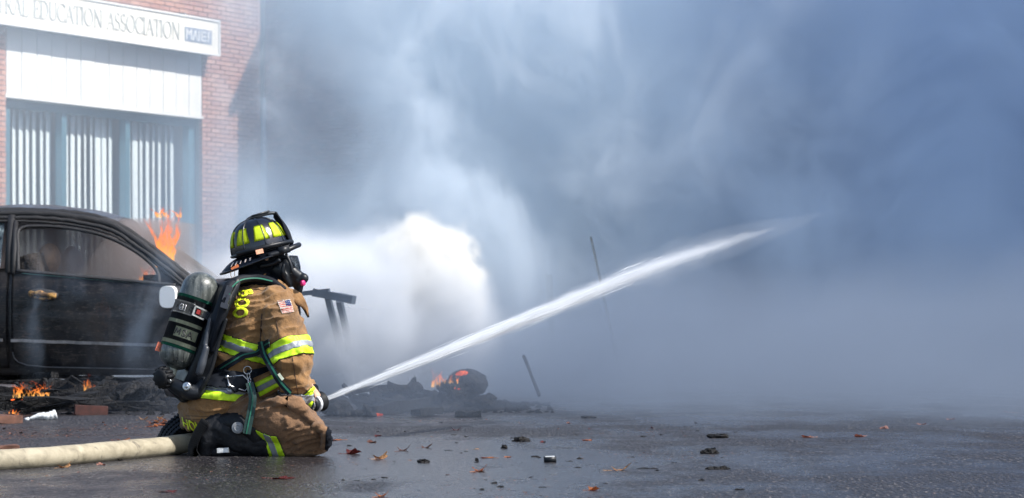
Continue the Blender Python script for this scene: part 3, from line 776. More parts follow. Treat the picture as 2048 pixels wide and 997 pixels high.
# --- body inside the clothes, one continuous surface with head, face and gloved-size hands
NOZ = P(634, 803, 8.98)                     # where the nozzle is held
bm = bmesh.new()
HC = P(523, 515, 9.03)                      # head centre
loft(bm, [(P(455, 815, YB), .15, .11), (P(470, 760, YB), .15, .10), (P(495, 700, YB), .16, .11), (P(512, 640, YB), .17, .11), (P(516, 600, YB), .16, .09), (P(519, 575, YB), .07, .06)])
limb(bm, [P(519, 590, YB), P(522, 545, 9.02)], [.06, .055])
ell(bm, HC, (.095, .075, .12)); ell(bm, HC + FW * .06 + V((0, 0, -.05)), (.05, .05, .06)); limb(bm, [HC + FW * .09 + V((0, 0, .0)), HC + FW * .115 + V((0, 0, -.035))], [.010, .014])
for s in (-1, 1):
    ell(bm, HC + RT * s * .078 + FW * -.005 + V((0, 0, -.01)), (.02, .012, .03)); ell(bm, HC + FW * .085 + RT * s * .03 + V((0, 0, .012)), (.012, .012, .008))
limb(bm, [HC + FW * .1 + V((0, 0, -.07)) - RT * .02, HC + FW * .1 + V((0, 0, -.07)) + RT * .02], [.006, .006])
limb(bm, [P(550, 612, 8.87), P(578, 690, 8.82), P(585, 752, 8.84), P(618, 800, 8.93)], [.06, .052, .045, .03])
limb(bm, [P(480, 605, 9.2), P(545, 690, 9.34), P(585, 745, 9.28), P(630, 795, 9.05)], [.06, .052, .045, .03])
limb(bm, [P(480, 820, 8.94), P(565, 845, 8.86), P(622, 878, 8.86)], [.10, .08, .05]); limb(bm, [P(622, 884, 8.87), P(560, 888, 8.9), P(480, 888, 8.92), P(420, 900, 8.92)], [.055, .05, .045, .03])
limb(bm, [P(440, 815, 9.12), P(520, 845, 9.2), P(588, 870, 9.22)], [.10, .08, .05]); limb(bm, [P(586, 874, 9.22), P(520, 870, 9.25), P(420, 868, 9.25), P(350, 868, 9.22)], [.055, .05, .045, .03])
body_me = fuse(bm, .01, 4)
link('body', body_me, SKIN, ff, True)

# --- coat
A_R = [P(549, 612, 8.90), P(566, 655, 8.83), P(579, 703, 8.80), P(584, 752, 8.81), P(604, 793, 8.90)]
AR_R = [.088, .093, .094, .088, .046]
bm = bmesh.new()
loft(bm, [(P(422, 858, 9.03), .175, .12), (P(430, 840, 9.03), .20, .150), (P(440, 812, 9.03), .225, .172), (P(449, 790, 9.03), .232, .178), (P(462, 765, YB + .03), .222, .162), (P(481, 737, YB + .03), .208, .150),
          (P(494, 705, YB + .03), .212, .156), (P(503, 670, YB + .03), .226, .160), (P(509, 640, YB + .03), .235, .158), (P(513, 612, YB + .03), .235, .148), (P(516, 592, YB + .03), .20, .125),
          (P(519, 577, YB + .03), .135, .10), (P(523, 562, YB + .03), .085, .085), (P(526, 548, YB + .03), .075, .08)])
limb(bm, A_R, AR_R, 20)
limb(bm, [P(492, 605, 9.22), P(540, 680, 9.36), P(580, 745, 9.33), P(618, 790, 9.12)], [.085, .085, .08, .048], 18)
ell(bm, P(560, 596, 8.92), (.06, .06, .045))
# hanging folds: under the arm, above the belt and round the elbow
for a, b, r in (((523, 640), (530, 700), .020), ((500, 625), (540, 612), .016), ((455, 715), (520, 730), .018), ((470, 722), (515, 742), .014), ((550, 745), (572, 792), .020), ((600, 735), (612, 775), .02), ((430, 700), (470, 722), .016)):
    limb(bm, [P(*a, 8.86 if a[0] > 520 else 8.87), P((a[0] + b[0]) / 2, (a[1] + b[1]) / 2 + 4, 8.83 if a[0] > 520 else 8.85), P(*b, 8.85)], [r * .6, r, r * .6], 8)
def coat_disp(p, n_):
    d = cloth(p, n_)
    # gathers at the belt and pull lines that run from the armpit
    z = p.z
    bz = P(0, 745, YB).z
    d -= .016 * math.exp(-((z - bz) / .028) ** 2)
    dd, t = segd(p, A_R[0], A_R[1])
    arm = min(segd(p, a, b)[0] for a, b in zip(A_R, A_R[1:]))
    d += .004 * math.sin(p.z * 95 + 9 * nz(p, 6, 2)) * math.exp(-((z - P(0, 765, YB).z) / .05) ** 2) * (arm < .13)
    return d
coat_me = fuse(bm, .0065, 5, coat_disp)
coat = link('coat', coat_me, TAN, ff, True)
cutV = V((0, 0, -1))
def torso(p): return min(segd(p, a, b)[0] for a, b in zip(A_R[1:], A_R[2:])) > .118 and p.y < 9.3 or (p - P(500, 700, 9.03)).dot(FW) < -.06
def band(pa, pb, Y, width, nrm_extra=V((0, 0, 0))):
    """centre line through two photo points at depth Y -> plane point and unit normal across the band"""
    a, b = P(*pa, Y), P(*pb, Y); d = (b - a).normalized(); n_ = d.cross(V((0, 1, 0))); n_ = (n_ if n_.z > 0 else -n_) + nrm_extra
    return a, n_.normalized()
def tape(src, a, n_, wd, parent, region, name='reflective_band'):
    h = wd / 2
    o = shell(src, [(a - n_ * (h + .003), n_), (a + n_ * (h + .003), -n_)], .0025, 'band_edging', EDGE, parent, region, .001)
    o2 = shell(src, [(a - n_ * h, n_), (a + n_ * h, -n_)], .0045, name, LIME, parent, region)
    o3 = shell(src, [(a - n_ * h * .30, n_), (a + n_ * h * .36, -n_)], .0070, 'silver_strip', SILV, o2, region, .001)
    return o2
def t_region(p): return min(segd(p, a, b)[0] for a, b in zip(A_R[1:], A_R[2:])) > .122 and (p - P(505, 700, 9.03)).dot(FW) < .30
a, n_ = band((432, 683), (530, 711), 8.86, 0); tape(coat_me, a, n_, .076, coat, lambda p: t_region(p) and p.y < 9.22)
a, n_ = band((538, 713), (618, 684), 8.75, 0, V((0, .25, 0)))
def arm_reg(p): return min(segd(p, q, w)[0] for q, w in zip(A_R[1:], A_R[2:])) < .118
tape(coat_me, a, n_, .082, coat, arm_reg)
a, n_ = band((603, 812), (626, 792), 8.86, 0); tape(coat_me, a, n_, .06, coat, lambda p: segd(p, A_R[3], A_R[4])[0] < .09 and p.x > P(592, 0, 8.9).x and p.y < 9.05)
# hem band: silver above lime, right round the coat tail
a, n_ = band((381, 783), (500, 795), 8.86, 0)
hem = lambda p: (p - P(505, 700, 9.03)).dot(FW) < .30
def curved(src, off, name, m, par, lo, hi, th=.002):
    """band whose edge sags in the middle, cut at two heights of a bowl shaped field"""
    bm = bmesh.new(); bm.from_mesh(src)
    for co, no in ((a + n_ * lo, n_), (a + n_ * hi, -n_)):
        bmesh.ops.bisect_plane(bm, geom=bm.verts[:] + bm.edges[:] + bm.faces[:], plane_co=co, plane_no=no, clear_inner=True)
    bmesh.ops.delete(bm, geom=[f for f in bm.faces if not hem(f.calc_center_median())], context='FACES')
    bm.normal_update(); nn = {v: v.normal.copy() for v in bm.verts}
    for v in bm.verts: v.co += nn[v] * off
    bmesh.ops.solidify(bm, geom=bm.faces[:], thickness=-th); return obj(name, bm, m, par, True)
curved(coat_me, .0025, 'band_edging', EDGE, coat, -.024, .042, .001)
hb = curved(coat_me, .005, 'reflective_band', LIME, coat, -.021, .012); curved(coat_me, .007, 'silver_strip', SILV, hb, .010, .040)
# lettering and the flag patch, laid on the cloth
coat_bvh = BVHTree.FromPolygons([v.co for v in coat_me.vertices], [p.vertices for p in coat_me.polygons])
def lay(p, off):
    """drop a point onto the coat along the line of depth"""
    hit = coat_bvh.ray_cast(V((p.x * .7, p.y * .7, CAM_H + (p.z - CAM_H) * .7)), V((p.x, p.y, p.z - CAM_H)).normalized())
    return hit[0] + hit[1] * off if hit[0] is not None else p
def text_mesh(s, font_w=1.0):
    cu = bpy.data.curves.new('t', 'FONT'); cu.body = s; cu.size = 1; cu.resolution_u = 3; cu.space_character = 1.05; cu.offset = .018 * font_w
    o = bpy.data.objects.new('t', cu); COL.objects.link(o); dg = bpy.context.evaluated_depsgraph_get(); dg.update()
    me = bpy.data.meshes.new_from_object(o.evaluated_get(dg)); bpy.data.objects.remove(o)
    bm = bmesh.new(); bm.from_mesh(me); bmesh.ops.triangulate(bm, faces=bm.faces[:])
    bmesh.ops.subdivide_edges(bm, edges=[e for e in bm.edges if e.calc_length() > .2], cuts=2, use_grid_fill=True); return bm
def text_on(s, org, ex, ey, name, m, parent, off=.006, placer=None, w=1.0):
    """org, ex, ey are photo points: text origin, where +1 x goes, where +1 y (cap height .7) goes"""
    bm = text_mesh(s, w); placer = placer or lay
    o_, x_, y_ = V(org), V(ex) - V(org), V(ey) - V(org)
    for v in bm.verts: v.co = placer(o_ + x_ * v.co.x + y_ * v.co.y, off)
    bmesh.ops.solidify(bm, geom=bm.faces[:], thickness=.0012); return obj(name, bm, m, parent)
Yc = 8.86
for ch_, o_, x_, y_ in (('B', (474.5, 584), (499, 616), (513, 577)), ('O', (469.5, 600), (480, 638), (509, 592)), ('O', (468, 617), (472, 658), (507, 612))):
    o_, x_, y_ = (P(*q, Yc) for q in (o_, x_, y_)); text_on(ch_, o_, o_ + (x_ - o_) * .62, o_ + (y_ - o_) * .98, 'shoulder_letter', YEL, coat, w=2.2)
for k, ch_ in enumerate('HOME'):
    o_ = P(368 + k * 12.5, 852 + k * 4.0, 8.9); text_on(ch_, o_, o_ + P(1042, 641, 8.9) - P(1024, 630, 8.9), o_ + P(1019, 603, 8.9) - P(1024, 630, 8.9), 'tail_letter', YEL, coat, w=1.2)
bm = bmesh.new(); nr, nc = 26, 24; c00, c10, c01, c11 = (V((*q, 0)) for q in ((554.5, 603.5), (579.5, 599.5), (564.5, 628.5), (588, 625)))
gridv = [[bm.verts.new(lay(P(*((c00.lerp(c10, i / nc)).lerp(c01.lerp(c11, i / nc), j / nr)).xy, 8.8), .004)) for i in range(nc + 1)] for j in range(nr + 1)]
for j in range(nr):
    for i in range(nc):
        f = bm.faces.new((gridv[j][i], gridv[j + 1][i], gridv[j + 1][i + 1], gridv[j][i + 1]))
        star = i >= 13 and j < 13
        f.material_index = (1 if (i + j * 1) % 4 == 1 and j % 3 == 1 and star and 0 else (0 if star else (2 if (j // 2) % 2 == 0 else 1)))
        if i in (0, nc - 1) or j in (0, nr - 1): f.material_index = 1
        if star and i > 13 and j > 0 and (i * 3 + j * 5) % 7 == 0: f.material_index = 1 if (i + j) % 2 else 0
bmesh.ops.solidify(bm, geom=bm.faces[:], thickness=.002)
me = mesh_of(bm)
for m in (simple('flag_blue', (.03, .06, .22)), simple('flag_white', (.80, .74, .66)), simple('flag_red', (.72, .10, .07))): me.materials.append(m)
link('flag_patch', me, None, coat)
# collar flap standing open at the front
bm = bmesh.new()
ring = [(556, 560), (566, 566), (577, 577), (590, 581), (602, 588), (610, 602), (616, 619), (616, 634), (611, 621), (600, 613), (589, 606), (583, 595), (572, 588), (560, 581), (552, 572)]
f = bm.faces.new([bm.verts.new(P(x, y, 8.93 + .0012 * (x - 556) - .001 * (y - 560))) for x, y in ring]); bmesh.ops.triangulate(bm, faces=[f])
bmesh.ops.subdivide_edges(bm, edges=bm.edges[:], cuts=2, use_grid_fill=True)
for v in bm.verts: v.co.y += .012 * nz(v.co, 30, 4)
bmesh.ops.solidify(bm, geom=bm.faces[:], thickness=.006); cf = obj('collar_flap', bm, TAN, coat, True)
bm = bmesh.new(); tube(bm, smooth_path([P(600, 610, 9.0), P(610, 618, 8.99), P(617, 635, 8.985)], 5), [.004 + .006 * math.sin(k * .3) for k in range(11)], 8); limb(bm, [P(592, 597, 9.02), P(593, 625, 9.03), P(590, 650, 9.03)], [.014, .02, .02], 10)
obj('collar_lining', bm, BLK, coat, True)
# seam lines down the sleeve, as stitched welts
bm = bmesh.new()
def onc(px, py, off=.001): return lay(P(px, py, 8.8), off)
tube(bm, [onc(552 + 6 * math.sin(k / 4), 640 + k * 6) for k in range(0, 10)], .0016, 5); tube(bm, [onc(585 + k * .9, 716 + k * 6) for k in range(0, 13)], .0016, 5)
tube(bm, [onc(524 - k * .3, 628 + k * 5) for k in range(0, 12)], .003, 5)
tube(bm, [onc(372 + k * 6, 832 + .3 * k, .001) for k in range(0, 10)], .0014, 5); tube(bm, [onc(369 + k * 6, 838 + .3 * k, .001) for k in range(0, 10)], .0014, 5)
obj('seams', bm, simple('dark_stitching', (.07, .04, .025), .9), coat)['kind'] = 'stuff'
# pocket with its own bands
bm = bmesh.new(); PM = [(506, 757), (548, 738), (566, 776), (522, 800)]
pk = [P(*q, 8.76) for q in PM]; cpk = sum(pk, V()) / 4
gv = [[bm.verts.new((pk[0].lerp(pk[1], i / 8)).lerp(pk[3].lerp(pk[2], i / 8), j / 8) + V((0, -.018 * math.sin(math.pi * i / 8) * math.sin(math.pi * j / 8) - .004 * nz((i, j, 0), .6), 0))) for i in range(9)] for j in range(9)]
for j in range(8):
    for i in range(8): bm.faces.new((gv[j][i], gv[j + 1][i], gv[j + 1][i + 1], gv[j][i + 1]))
bmesh.ops.solidify(bm, geom=bm.faces[:], thickness=-.07); pocket = obj('pocket', bm, TAN, coat, True)
for (j0, j1, m, nm, dy) in ((.22, .86, LIME, 'reflective_band', -.004), (.42, .66, SILV, 'silver_strip', -.006)):
    bm = bmesh.new(); rows = []
    for j in range(7):
        tj = j0 + (j1 - j0) * j / 6
        rows.append([bm.verts.new((pk[0].lerp(pk[1], i / 10)).lerp(pk[3].lerp(pk[2], i / 10), tj) + V((0, -.018 * math.sin(math.pi * i / 10) * math.sin(math.pi * tj) + dy, 0))) for i in range(11)])
    for r0, r1 in zip(rows, rows[1:]):
        for i in range(10): bm.faces.new((r0[i], r1[i], r1[i + 1], r0[i + 1]))
    bmesh.ops.solidify(bm, geom=bm.faces[:], thickness=-.003); obj(nm, bm, m, pocket, True)

# --- trousers
bm = bmesh.new()
limb(bm, [P(452, 818, 9.0), P(500, 822, 8.90), P(560, 838, 8.84), P(612, 862, 8.84), P(636, 880, 8.86)], [.12, .115, .108, .085, .062], 22)
limb(bm, [P(634, 882, 8.86), P(600, 884, 8.86), P(560, 882, 8.88), P(528, 880, 8.89)], [.064, .07, .076, .076], 20)
limb(bm, [P(440, 818, 9.1), P(510, 838, 9.2), P(570, 862, 9.24), P(596, 876, 9.25)], [.12, .11, .085, .066], 20)
limb(bm, [P(594, 880, 9.25), P(520, 870, 9.25), P(450, 868, 9.25)], [.064, .07, .07], 18)
for a_, b_, c_, r in (((520, 800), (560, 806), (575, 790), .022), ((555, 800), (600, 815), (630, 845), .028), ((575, 790), (600, 812), (612, 840), .02), ((520, 826), (570, 842), (632, 866), .026), ((505, 812), (540, 822), (585, 820), .02), ((640, 850), (652, 868), (648, 892), .026), ((620, 842), (640, 856), (650, 862), .02)):
    limb(bm, [P(*a_, 8.79), P(*b_, 8.755), P(*c_, 8.78)], [r * .6, r, r * .7], 10)
def tro_disp(p, n_):
    d = cloth(p, n_); q = P(600, 885, 8.8)
    px = 1024 + p.x / p.y * FPX; py = HOR - (p.z - CAM_H) / p.y * FPX
    if px > 560 and py > 852: d += .005 * math.sin((px * .35 + py * .9) * .55 + 4 * nz(p, 8, 5))
    if px > 632: d *= .35
    if 505 < px < 572 and py > 838: d *= .3
    if p.z < .02: d *= .2
    return d
tro_me = fuse(bm, .0065, 4, tro_disp)
for v in tro_me.vertices: v.co.z = max(v.co.z, .006)
tro = link('trousers', tro_me, TAN2, ff, True)
aa, bb = P(529, 848, 8.8), P(551, 915, 8.8); d_ = (bb - aa).normalized(); nn_ = d_.cross(V((0, 1, 0))); nn_ = nn_ if nn_.x > 0 else -nn_
low = lambda p: p.z < P(0, 846, 8.85).z and p.y < 9.03 and segd(p, P(634, 882, 8.86), P(528, 880, 8.89))[0] < .125
tape(tro_me, aa, nn_, .078, tro, low)
# knee pad
knee_reg = lambda p: p.z < P(0, 858, 8.85).z and p.y < 9.05
kp = P(648, 880, 8.86)
shell(tro_me, [(P(658, 862, 8.86), V((1, 0, -.12)).normalized())], .002, 'knee_patch', BLK, tro, lambda p: p.y < 9.05, .001)
tro_bvh = BVHTree.FromPolygons([v.co for v in tro_me.vertices], [p.vertices for p in tro_me.polygons])

# --- boots
def fold_boot(name, pts_shaft, rs, foot, frs, sole_n, label=None):
    bm = bmesh.new(); limb(bm, pts_shaft, rs, 18); limb(bm, foot, frs, 18)
    me = fuse(bm, .0065, 4, lambda p, n__: .004 * nz(p, 26, 6) + .003 * nz(p, 60, 1))
    for v in me.vertices: v.co.z = max(v.co.z, .005)
    o = link(name, me, BOOT, ff, True)
    if label: o['label'] = label
    return o, me
BOOT = N('scuffed_black_leather'); cc = BOOT.coord(); sc_ = BOOT.noise(cc, 14, 6, .7, .6)
BOOT.set(Base_Color=BOOT.ramp(sc_, [(.3, (.003, .004, .006)), (.58, (.008, .009, .012)), (.72, (.03, .03, .032)), (.82, (.09, .085, .08))]), Roughness=BOOT.mr(sc_, .3, .7, .38, .8), Normal=BOOT.bump(BOOT.noise(cc, 40, 5, .7), .6, .006)); BOOT.b.inputs['Specular IOR Level'].default_value = .3; BOOT = BOOT.m
rb, rb_me = fold_boot('boot', [P(520, 886, 8.87), P(480, 878, 8.86), P(448, 862, 8.85)], [.078, .078, .07], [P(436, 832, 8.85), P(428, 855, 8.85), P(416, 885, 8.85), P(413, 902, 8.85)], [.036, .060, .056, .044], None)
bm = bmesh.new()     # shaft folds reach forward under the coat tail
limb(bm, [P(455, 845, 8.84), P(490, 850, 8.82), P(512, 870, 8.83)], [.05, .055, .05], 14); limb(bm, [P(430, 905, 8.84), P(470, 902, 8.84), P(515, 900, 8.86)], [.026, .03, .04], 12)
me = fuse(bm, .007, 3, lambda p, n__: .005 * nz(p, 22, 2))
for v in me.vertices: v.co.z = max(v.co.z, .006)
link('gaiter', me, BOOT, rb, True)
# lugged sole of the near boot, facing back
bm = bmesh.new(); path = smooth_path([P(418, 843, 8.84), P(406, 862, 8.84), P(397, 882, 8.84), P(393, 900, 8.84), P(400, 913, 8.84)], 5)
strap(bm, path, .10, .016, lambda p: V((-1, 0, .25)))
for i in range(1, len(path) - 1):
    t = (path[i + 1] - path[i - 1]).normalized(); n__ = V((-1, 0, .25)); n__ = (n__ - t * n__.dot(t)).normalized(); s_ = t.cross(n__); M__ = Matrix((s_, t, n__)).transposed()
    for k, u in enumerate((-.048, -.018, .018, .048)):
        box(bm, path[i] + s_ * u + t * (.004 if k % 2 else -.004) + n__ * .018, (.022, .011, .022), M__)
        if k in (0, 3): box(bm, path[i] + s_ * (u * 1.22) + n__ * .004, (.010, .014, .03), M__)
obj('sole', bm, RUBBER, rb)
bm = bmesh.new(); dc = P(475, 856, 8.755); fwd = V((0, -1, .1)).normalized()
for v in rb_me.vertices: pass
lathe(bm, [(-.03, .026), (0, .026), (.003, .023), (.001, .017), (.004, .015), (.004, .012), (.001, .010), (.004, .006), (.004, .001)], dc, fwd, 28)
obj('badge', bm, simple('worn_grey_rubber', (.22, .23, .24), .6, var=.3, scale=60), rb, True)
lb, lb_me = fold_boot('boot', [P(450, 868, 9.25), P(400, 862, 9.24)], [.065, .06], [P(398, 850, 9.22), P(372, 862, 9.2), P(356, 880, 9.2)], [.05, .06, .045], None)
bm = bmesh.new(); path = smooth_path([P(384, 838, 9.15), P(360, 850, 9.14), P(342, 866, 9.13), P(332, 884, 9.13)], 4)
nf = lambda p: V((-.8, -.75, .4)); strap(bm, path, .11, .02, nf)
for i in range(len(path)):
    t = (path[min(i + 1, len(path) - 1)] - path[max(0, i - 1)]).normalized(); n__ = nf(0); n__ = (n__ - t * n__.dot(t)).normalized(); s_ = t.cross(n__); M__ = Matrix((s_, t, n__)).transposed()
    for u in (-.042, -.014, .014, .042): box(bm, path[i] + s_ * u + n__ * .015, (.022, .012, .012), M__ @ Euler((0, 0, .5 if u < 0 else -.5)).to_matrix())
obj('sole', bm, RUBBER, lb)

# --- hood, neck drape, mask
bm = bmesh.new()
ell(bm, P(522, 516, 9.03), (.105, .088, .125)); limb(bm, [P(516, 532, 9.03), P(514, 560, 9.03)], [.082, .088], 20); limb(bm, [P(535, 528, 9.03), P(556, 545, 9.03), P(566, 562, 9.0)], [.085, .07, .045], 16)
limb(bm, [P(488, 556, 9.02), P(520, 563, 8.96), P(556, 572, 8.98)], [.03, .034, .03], 12)
hood_me = fuse(bm, .007, 5, lambda p, n__: .006 * nz(V((p.x * 10, p.y * 10, p.z * 26)), 1, 2) + .003 * nz(p, 40, 1))
hood = link('hood', hood_me, BLK, ff, True)
mask = empty('face_mask', (0, 0, 0)); mask.parent = ff; mask.matrix_parent_inverse = Matrix.Translation(ff.location).inverted()
bm = bmesh.new()
limb(bm, [P(560, 540, 9.0), P(578, 552, 9.0), P(592, 560, 9.0)], [.055, .052, .035], 16); limb(bm, [P(572, 528, 8.98), P(585, 545, 8.98), P(600, 556, 8.99)], [.028, .03, .028], 14)
limb(bm, [P(588, 562, 9.0), P(600, 560, 8.99), P(607, 557, 8.98)], [.03, .034, .024], 14); limb(bm, [P(596, 565, 8.99), P(597, 580, 9.0), P(592, 596, 9.01)], [.024, .020, .016], 12)
limb(bm, [P(580, 570, 8.98), P(572, 560, 8.95), P(566, 545, 8.93), P(568, 530, 8.93)], [.014, .012, .012, .010], 10)
link('respirator', fuse(bm, .005, 3), PLAS, mask, True)
bm = bmesh.new(); lathe(bm, [(0, .013), (.010, .013), (.013, .010), (.013, .001)], P(604, 567, 8.94), V((.75, -.55, .1)), 18); obj('button', bm, simple('magenta_button', (.55, .02, .16), .4), mask, True)
LENS = N('clear_lens'); LENS.set(Base_Color=(.9, .95, .97), Roughness=.06); LENS.b.inputs['Transmission Weight'].default_value = 1; LENS.b.inputs['IOR'].default_value = 1.08; LENS = LENS.m
bm = bmesh.new(); rows = []
for j in range(7):
    t = j / 6; c = P(566 + 3 * t, 512 + 42 * t, 9.02); r = .062 + .01 * math.sin(t * 2.5)
    rows.append([bm.verts.new(c + FW * r * math.cos(a) * 1.05 + RT * r * math.sin(a) * 1.15) for a in [R(-85 + 170 * k / 14) for k in range(15)]])
for r0, r1 in zip(rows, rows[1:]):
    for k in range(14): bm.faces.new((r0[k], r1[k], r1[k + 1], r0[k + 1]))
bmesh.ops.solidify(bm, geom=bm.faces[:], thickness=.003); obj('lens', bm, LENS, mask, True)
bm = bmesh.new(); tube(bm, smooth_path([P(572, 508, 8.93), P(581, 528, 8.92), P(585, 546, 8.92)], 5), .007, 8); tube(bm, smooth_path([P(560, 520, 8.915), P(545, 528, 8.925), P(520, 533, 8.93)], 5), .009, 8)
obj('lens_frame', bm, PLAS, mask, True)

# --- helmet
HT = R(13.5)
hf = (FW * math.cos(HT) + UP * math.sin(HT)).normalized(); hu = (UP * math.cos(HT) - FW * math.sin(HT)).normalized()
# roll the crown a little towards the camera
hr = hf.cross(hu); rl = R(-5); hu = (hu * math.cos(rl) + hr * math.sin(rl)).normalized(); hr = hf.cross(hu).normalized()
HM = Matrix((hf, -hr, hu)).transposed(); HO = P(526, 503, 9.02)      # centre of the brim plane
HELM = simple('black_helmet_shell', (.006, .008, .014), .25, var=.5, scale=9, bump=.3, bscale=30, bd=.003, coat=.4)
hel = empty('helmet', (0, 0, 0)); hel.parent = ff; hel.matrix_parent_inverse = Matrix.Translation(ff.location).inverted()
hel['label'] = 'black leather style helmet with lime trapezoid markers'
def dome(th, ph, k=1.0):
    """th round the head from the front, ph up from the brim"""
    a, b, h = .132 * k, .108 * k, .152 * k
    ridge_ = 1 + .022 * max(0, math.cos(4 * th)) ** 6 * math.cos(ph)
    x = a * math.cos(th) * math.cos(ph) ** .75 * ridge_; y = b * math.sin(th) * math.cos(ph) ** .75 * ridge_; z = h * math.sin(ph) ** .92 if ph > 0 else 0
    return HO + HM @ V((x - .01, y, z))
bm = bmesh.new(); rows = []
for j in range(17):
    ph = R(90) * j / 16; rows.append([bm.verts.new(dome(2 * math.pi * k / 64, min(ph, R(89.5)))) for k in range(64)])
for r0, r1 in zip(rows, rows[1:]):
    for k in range(64): bm.faces.new((r0[k], r0[(k + 1) % 64], r1[(k + 1) % 64], r1[k]))
bm.faces.new(rows[-1]); obj('helmet_shell', bm, HELM, hel, True)
def brim_pt(th, t):
    c, s = math.cos(th), math.sin(th)
    ro = (.150 + .058 * max(0, -c) ** 2.2 + .018 * max(0, c) ** 2); ri = (.120, .100)
    x = ri[0] * c * (1 - t) + ro * c * t; y = (ri[1] * (1 - t) + (.132 + .006 * max(0, -c)) * t) * s
    z = -.004 - t * .020 - (.030 * max(0, -c) ** 1.5) * t * t + .012 * t * max(0, c) - .012 * t * abs(s)
    return HO + HM @ V((x - .008, y, z))
bm = bmesh.new(); rows = [[bm.verts.new(brim_pt(2 * math.pi * k / 72, t)) for k in range(72)] for t in (0, .2, .4, .6, .8, .93, 1)]
for r0, r1 in zip(rows, rows[1:]):
    for k in range(72): bm.faces.new((r0[k], r1[k], r1[(k + 1) % 72], r0[(k + 1) % 72]))
bmesh.ops.solidify(bm, geom=bm.faces[:], thickness=.005)
tube(bm, [brim_pt(2 * math.pi * k / 72, 1) for k in range(73)], .0045, 6); brim = obj('brim', bm, HELM, hel, True)
bm = bmesh.new()
for k in range(8):
    th = R(22.5 + 45 * k) if False else R(45 * k)
    tube(bm, [dome(th, R(4 + 82 * j / 12), 1.006) for j in range(13)], .0035, 6)
tube(bm, [dome(2 * math.pi * k / 64, R(2), 1.02) for k in range(65)], .006, 6)
obj('comb_ridges', bm, HELM, hel, True)['kind'] = 'stuff'
for th0 in (-180, -137, -95, -55, -18, 137, 95, 55):
    bm = bmesh.new(); g = []
    for j in range(7):
        t = j / 6; ph = R(15 + 31 * t); hw_ = R(16.5 - 5.5 * t)
        g.append([bm.verts.new(dome(R(th0) + hw_ * (2 * i / 6 - 1), ph, 1.022)) for i in range(7)])
    for r0, r1 in zip(g, g[1:]):
        for i in range(6): bm.faces.new((r0[i], r0[i + 1], r1[i + 1], r1[i]))
    bmesh.ops.solidify(bm, geom=bm.faces[:], thickness=.003); obj('marker', bm, MARK, hel, True)
# leather front piece held by a holder on the crest
bm = bmesh.new(); rows = []
for z, hw_ in ((-.005, .046), (.012, .052), (.035, .058), (.06, .060), (.085, .054), (.105, .044), (.122, .038), (.14, .034), (.152, .020)):
    rows.append([bm.verts.new(HO + HM @ V((.146 - 3.0 * max(0, z - .03) ** 2 - 11 * (hw_ * u) ** 2, hw_ * u, z + .012 * (1 - u * u) * (z > .13)))) for u in [k / 4 - 1 for k in range(9)]])
for r0, r1 in zip(rows, rows[1:]):
    for k in range(8): bm.faces.new((r0[k], r0[k + 1], r1[k + 1], r1[k]))
bmesh.ops.solidify(bm, geom=bm.faces[:], thickness=.007); obj('front_piece', bm, simple('black_leather_front', (.012, .014, .02), .5, var=.5), hel, True)
bm = bmesh.new(); hp = [HO + HM @ V(q) for q in ((-.04, 0, .148), (-.02, 0, .158), (.03, 0, .160), (.08, 0, .160), (.108, 0, .152))]
tube(bm, smooth_path(hp, 5), .008, 8); box(bm, HO + HM @ V((.03, -.004, .168)), (.085, .024, .007), HM @ Euler((0, -.06, 0)).to_matrix())
obj('crest_holder', bm, simple('dull_brass_black', (.05, .055, .06), .35, .5), hel, True)
bm = bmesh.new(); tube(bm, smooth_path([dome(R(a_), R(3), 1.12) for a_ in (-150, -120, -90, -60, -30, -5)], 5), .010, 8)
tube(bm, smooth_path([HO + HM @ V(q) for q in ((-.02, -.125, -.03), (.05, -.128, -.028), (.11, -.112, -.018), (.15, -.07, -.012))], 5), .012, 8)
box(bm, HO + HM @ V((.055, -.135, -.022)), (.05, .014, .034), HM); obj('goggle_strap', bm, PLAS, hel, True)
bm = bmesh.new(); c = HO + HM @ V((-.055, -.128, -.004)); box(bm, c, (.034, .006, .020), HM); obj('name_tag', bm, simple('orange_pink_tag', (.75, .35, .22), .6, var=.4, scale=200), hel)
bm = bmesh.new(); rp = brim_pt(R(-152), .92); box(bm, rp + V((.01, -.002, .006)), (.035, .01, .014), Euler((0, -.5, 0)).to_matrix()); obj('ring_tab', bm, simple('orange_tab', (.8, .22, .07), .5), hel)
bm = bmesh.new(); cR = rp + V((.0, -.005, -.022)); tube(bm, [cR + V((.009 * math.cos(a_), .003 * math.sin(a_), .018 * math.sin(a_))) for a_ in [k * math.pi / 10 for k in range(21)]], .0014, 6); obj('key_ring', bm, simple('copper_ring', (.45, .25, .12), .35, .8), hel)
bm = bmesh.new()
for k in range(5):
    th = R(-158 + 8 * k); q = brim_pt(th, .55) + hu * .004; q2 = brim_pt(th, .78) + hu * .003
    if k != 2: beam(bm, q, q2, .007, .0015, up=hu)
    else: beam(bm, q, q2, .004, .0015, up=hu)
obj('brim_lettering', bm, simple('worn_pale_lettering', (.75, .62, .55)), brim)
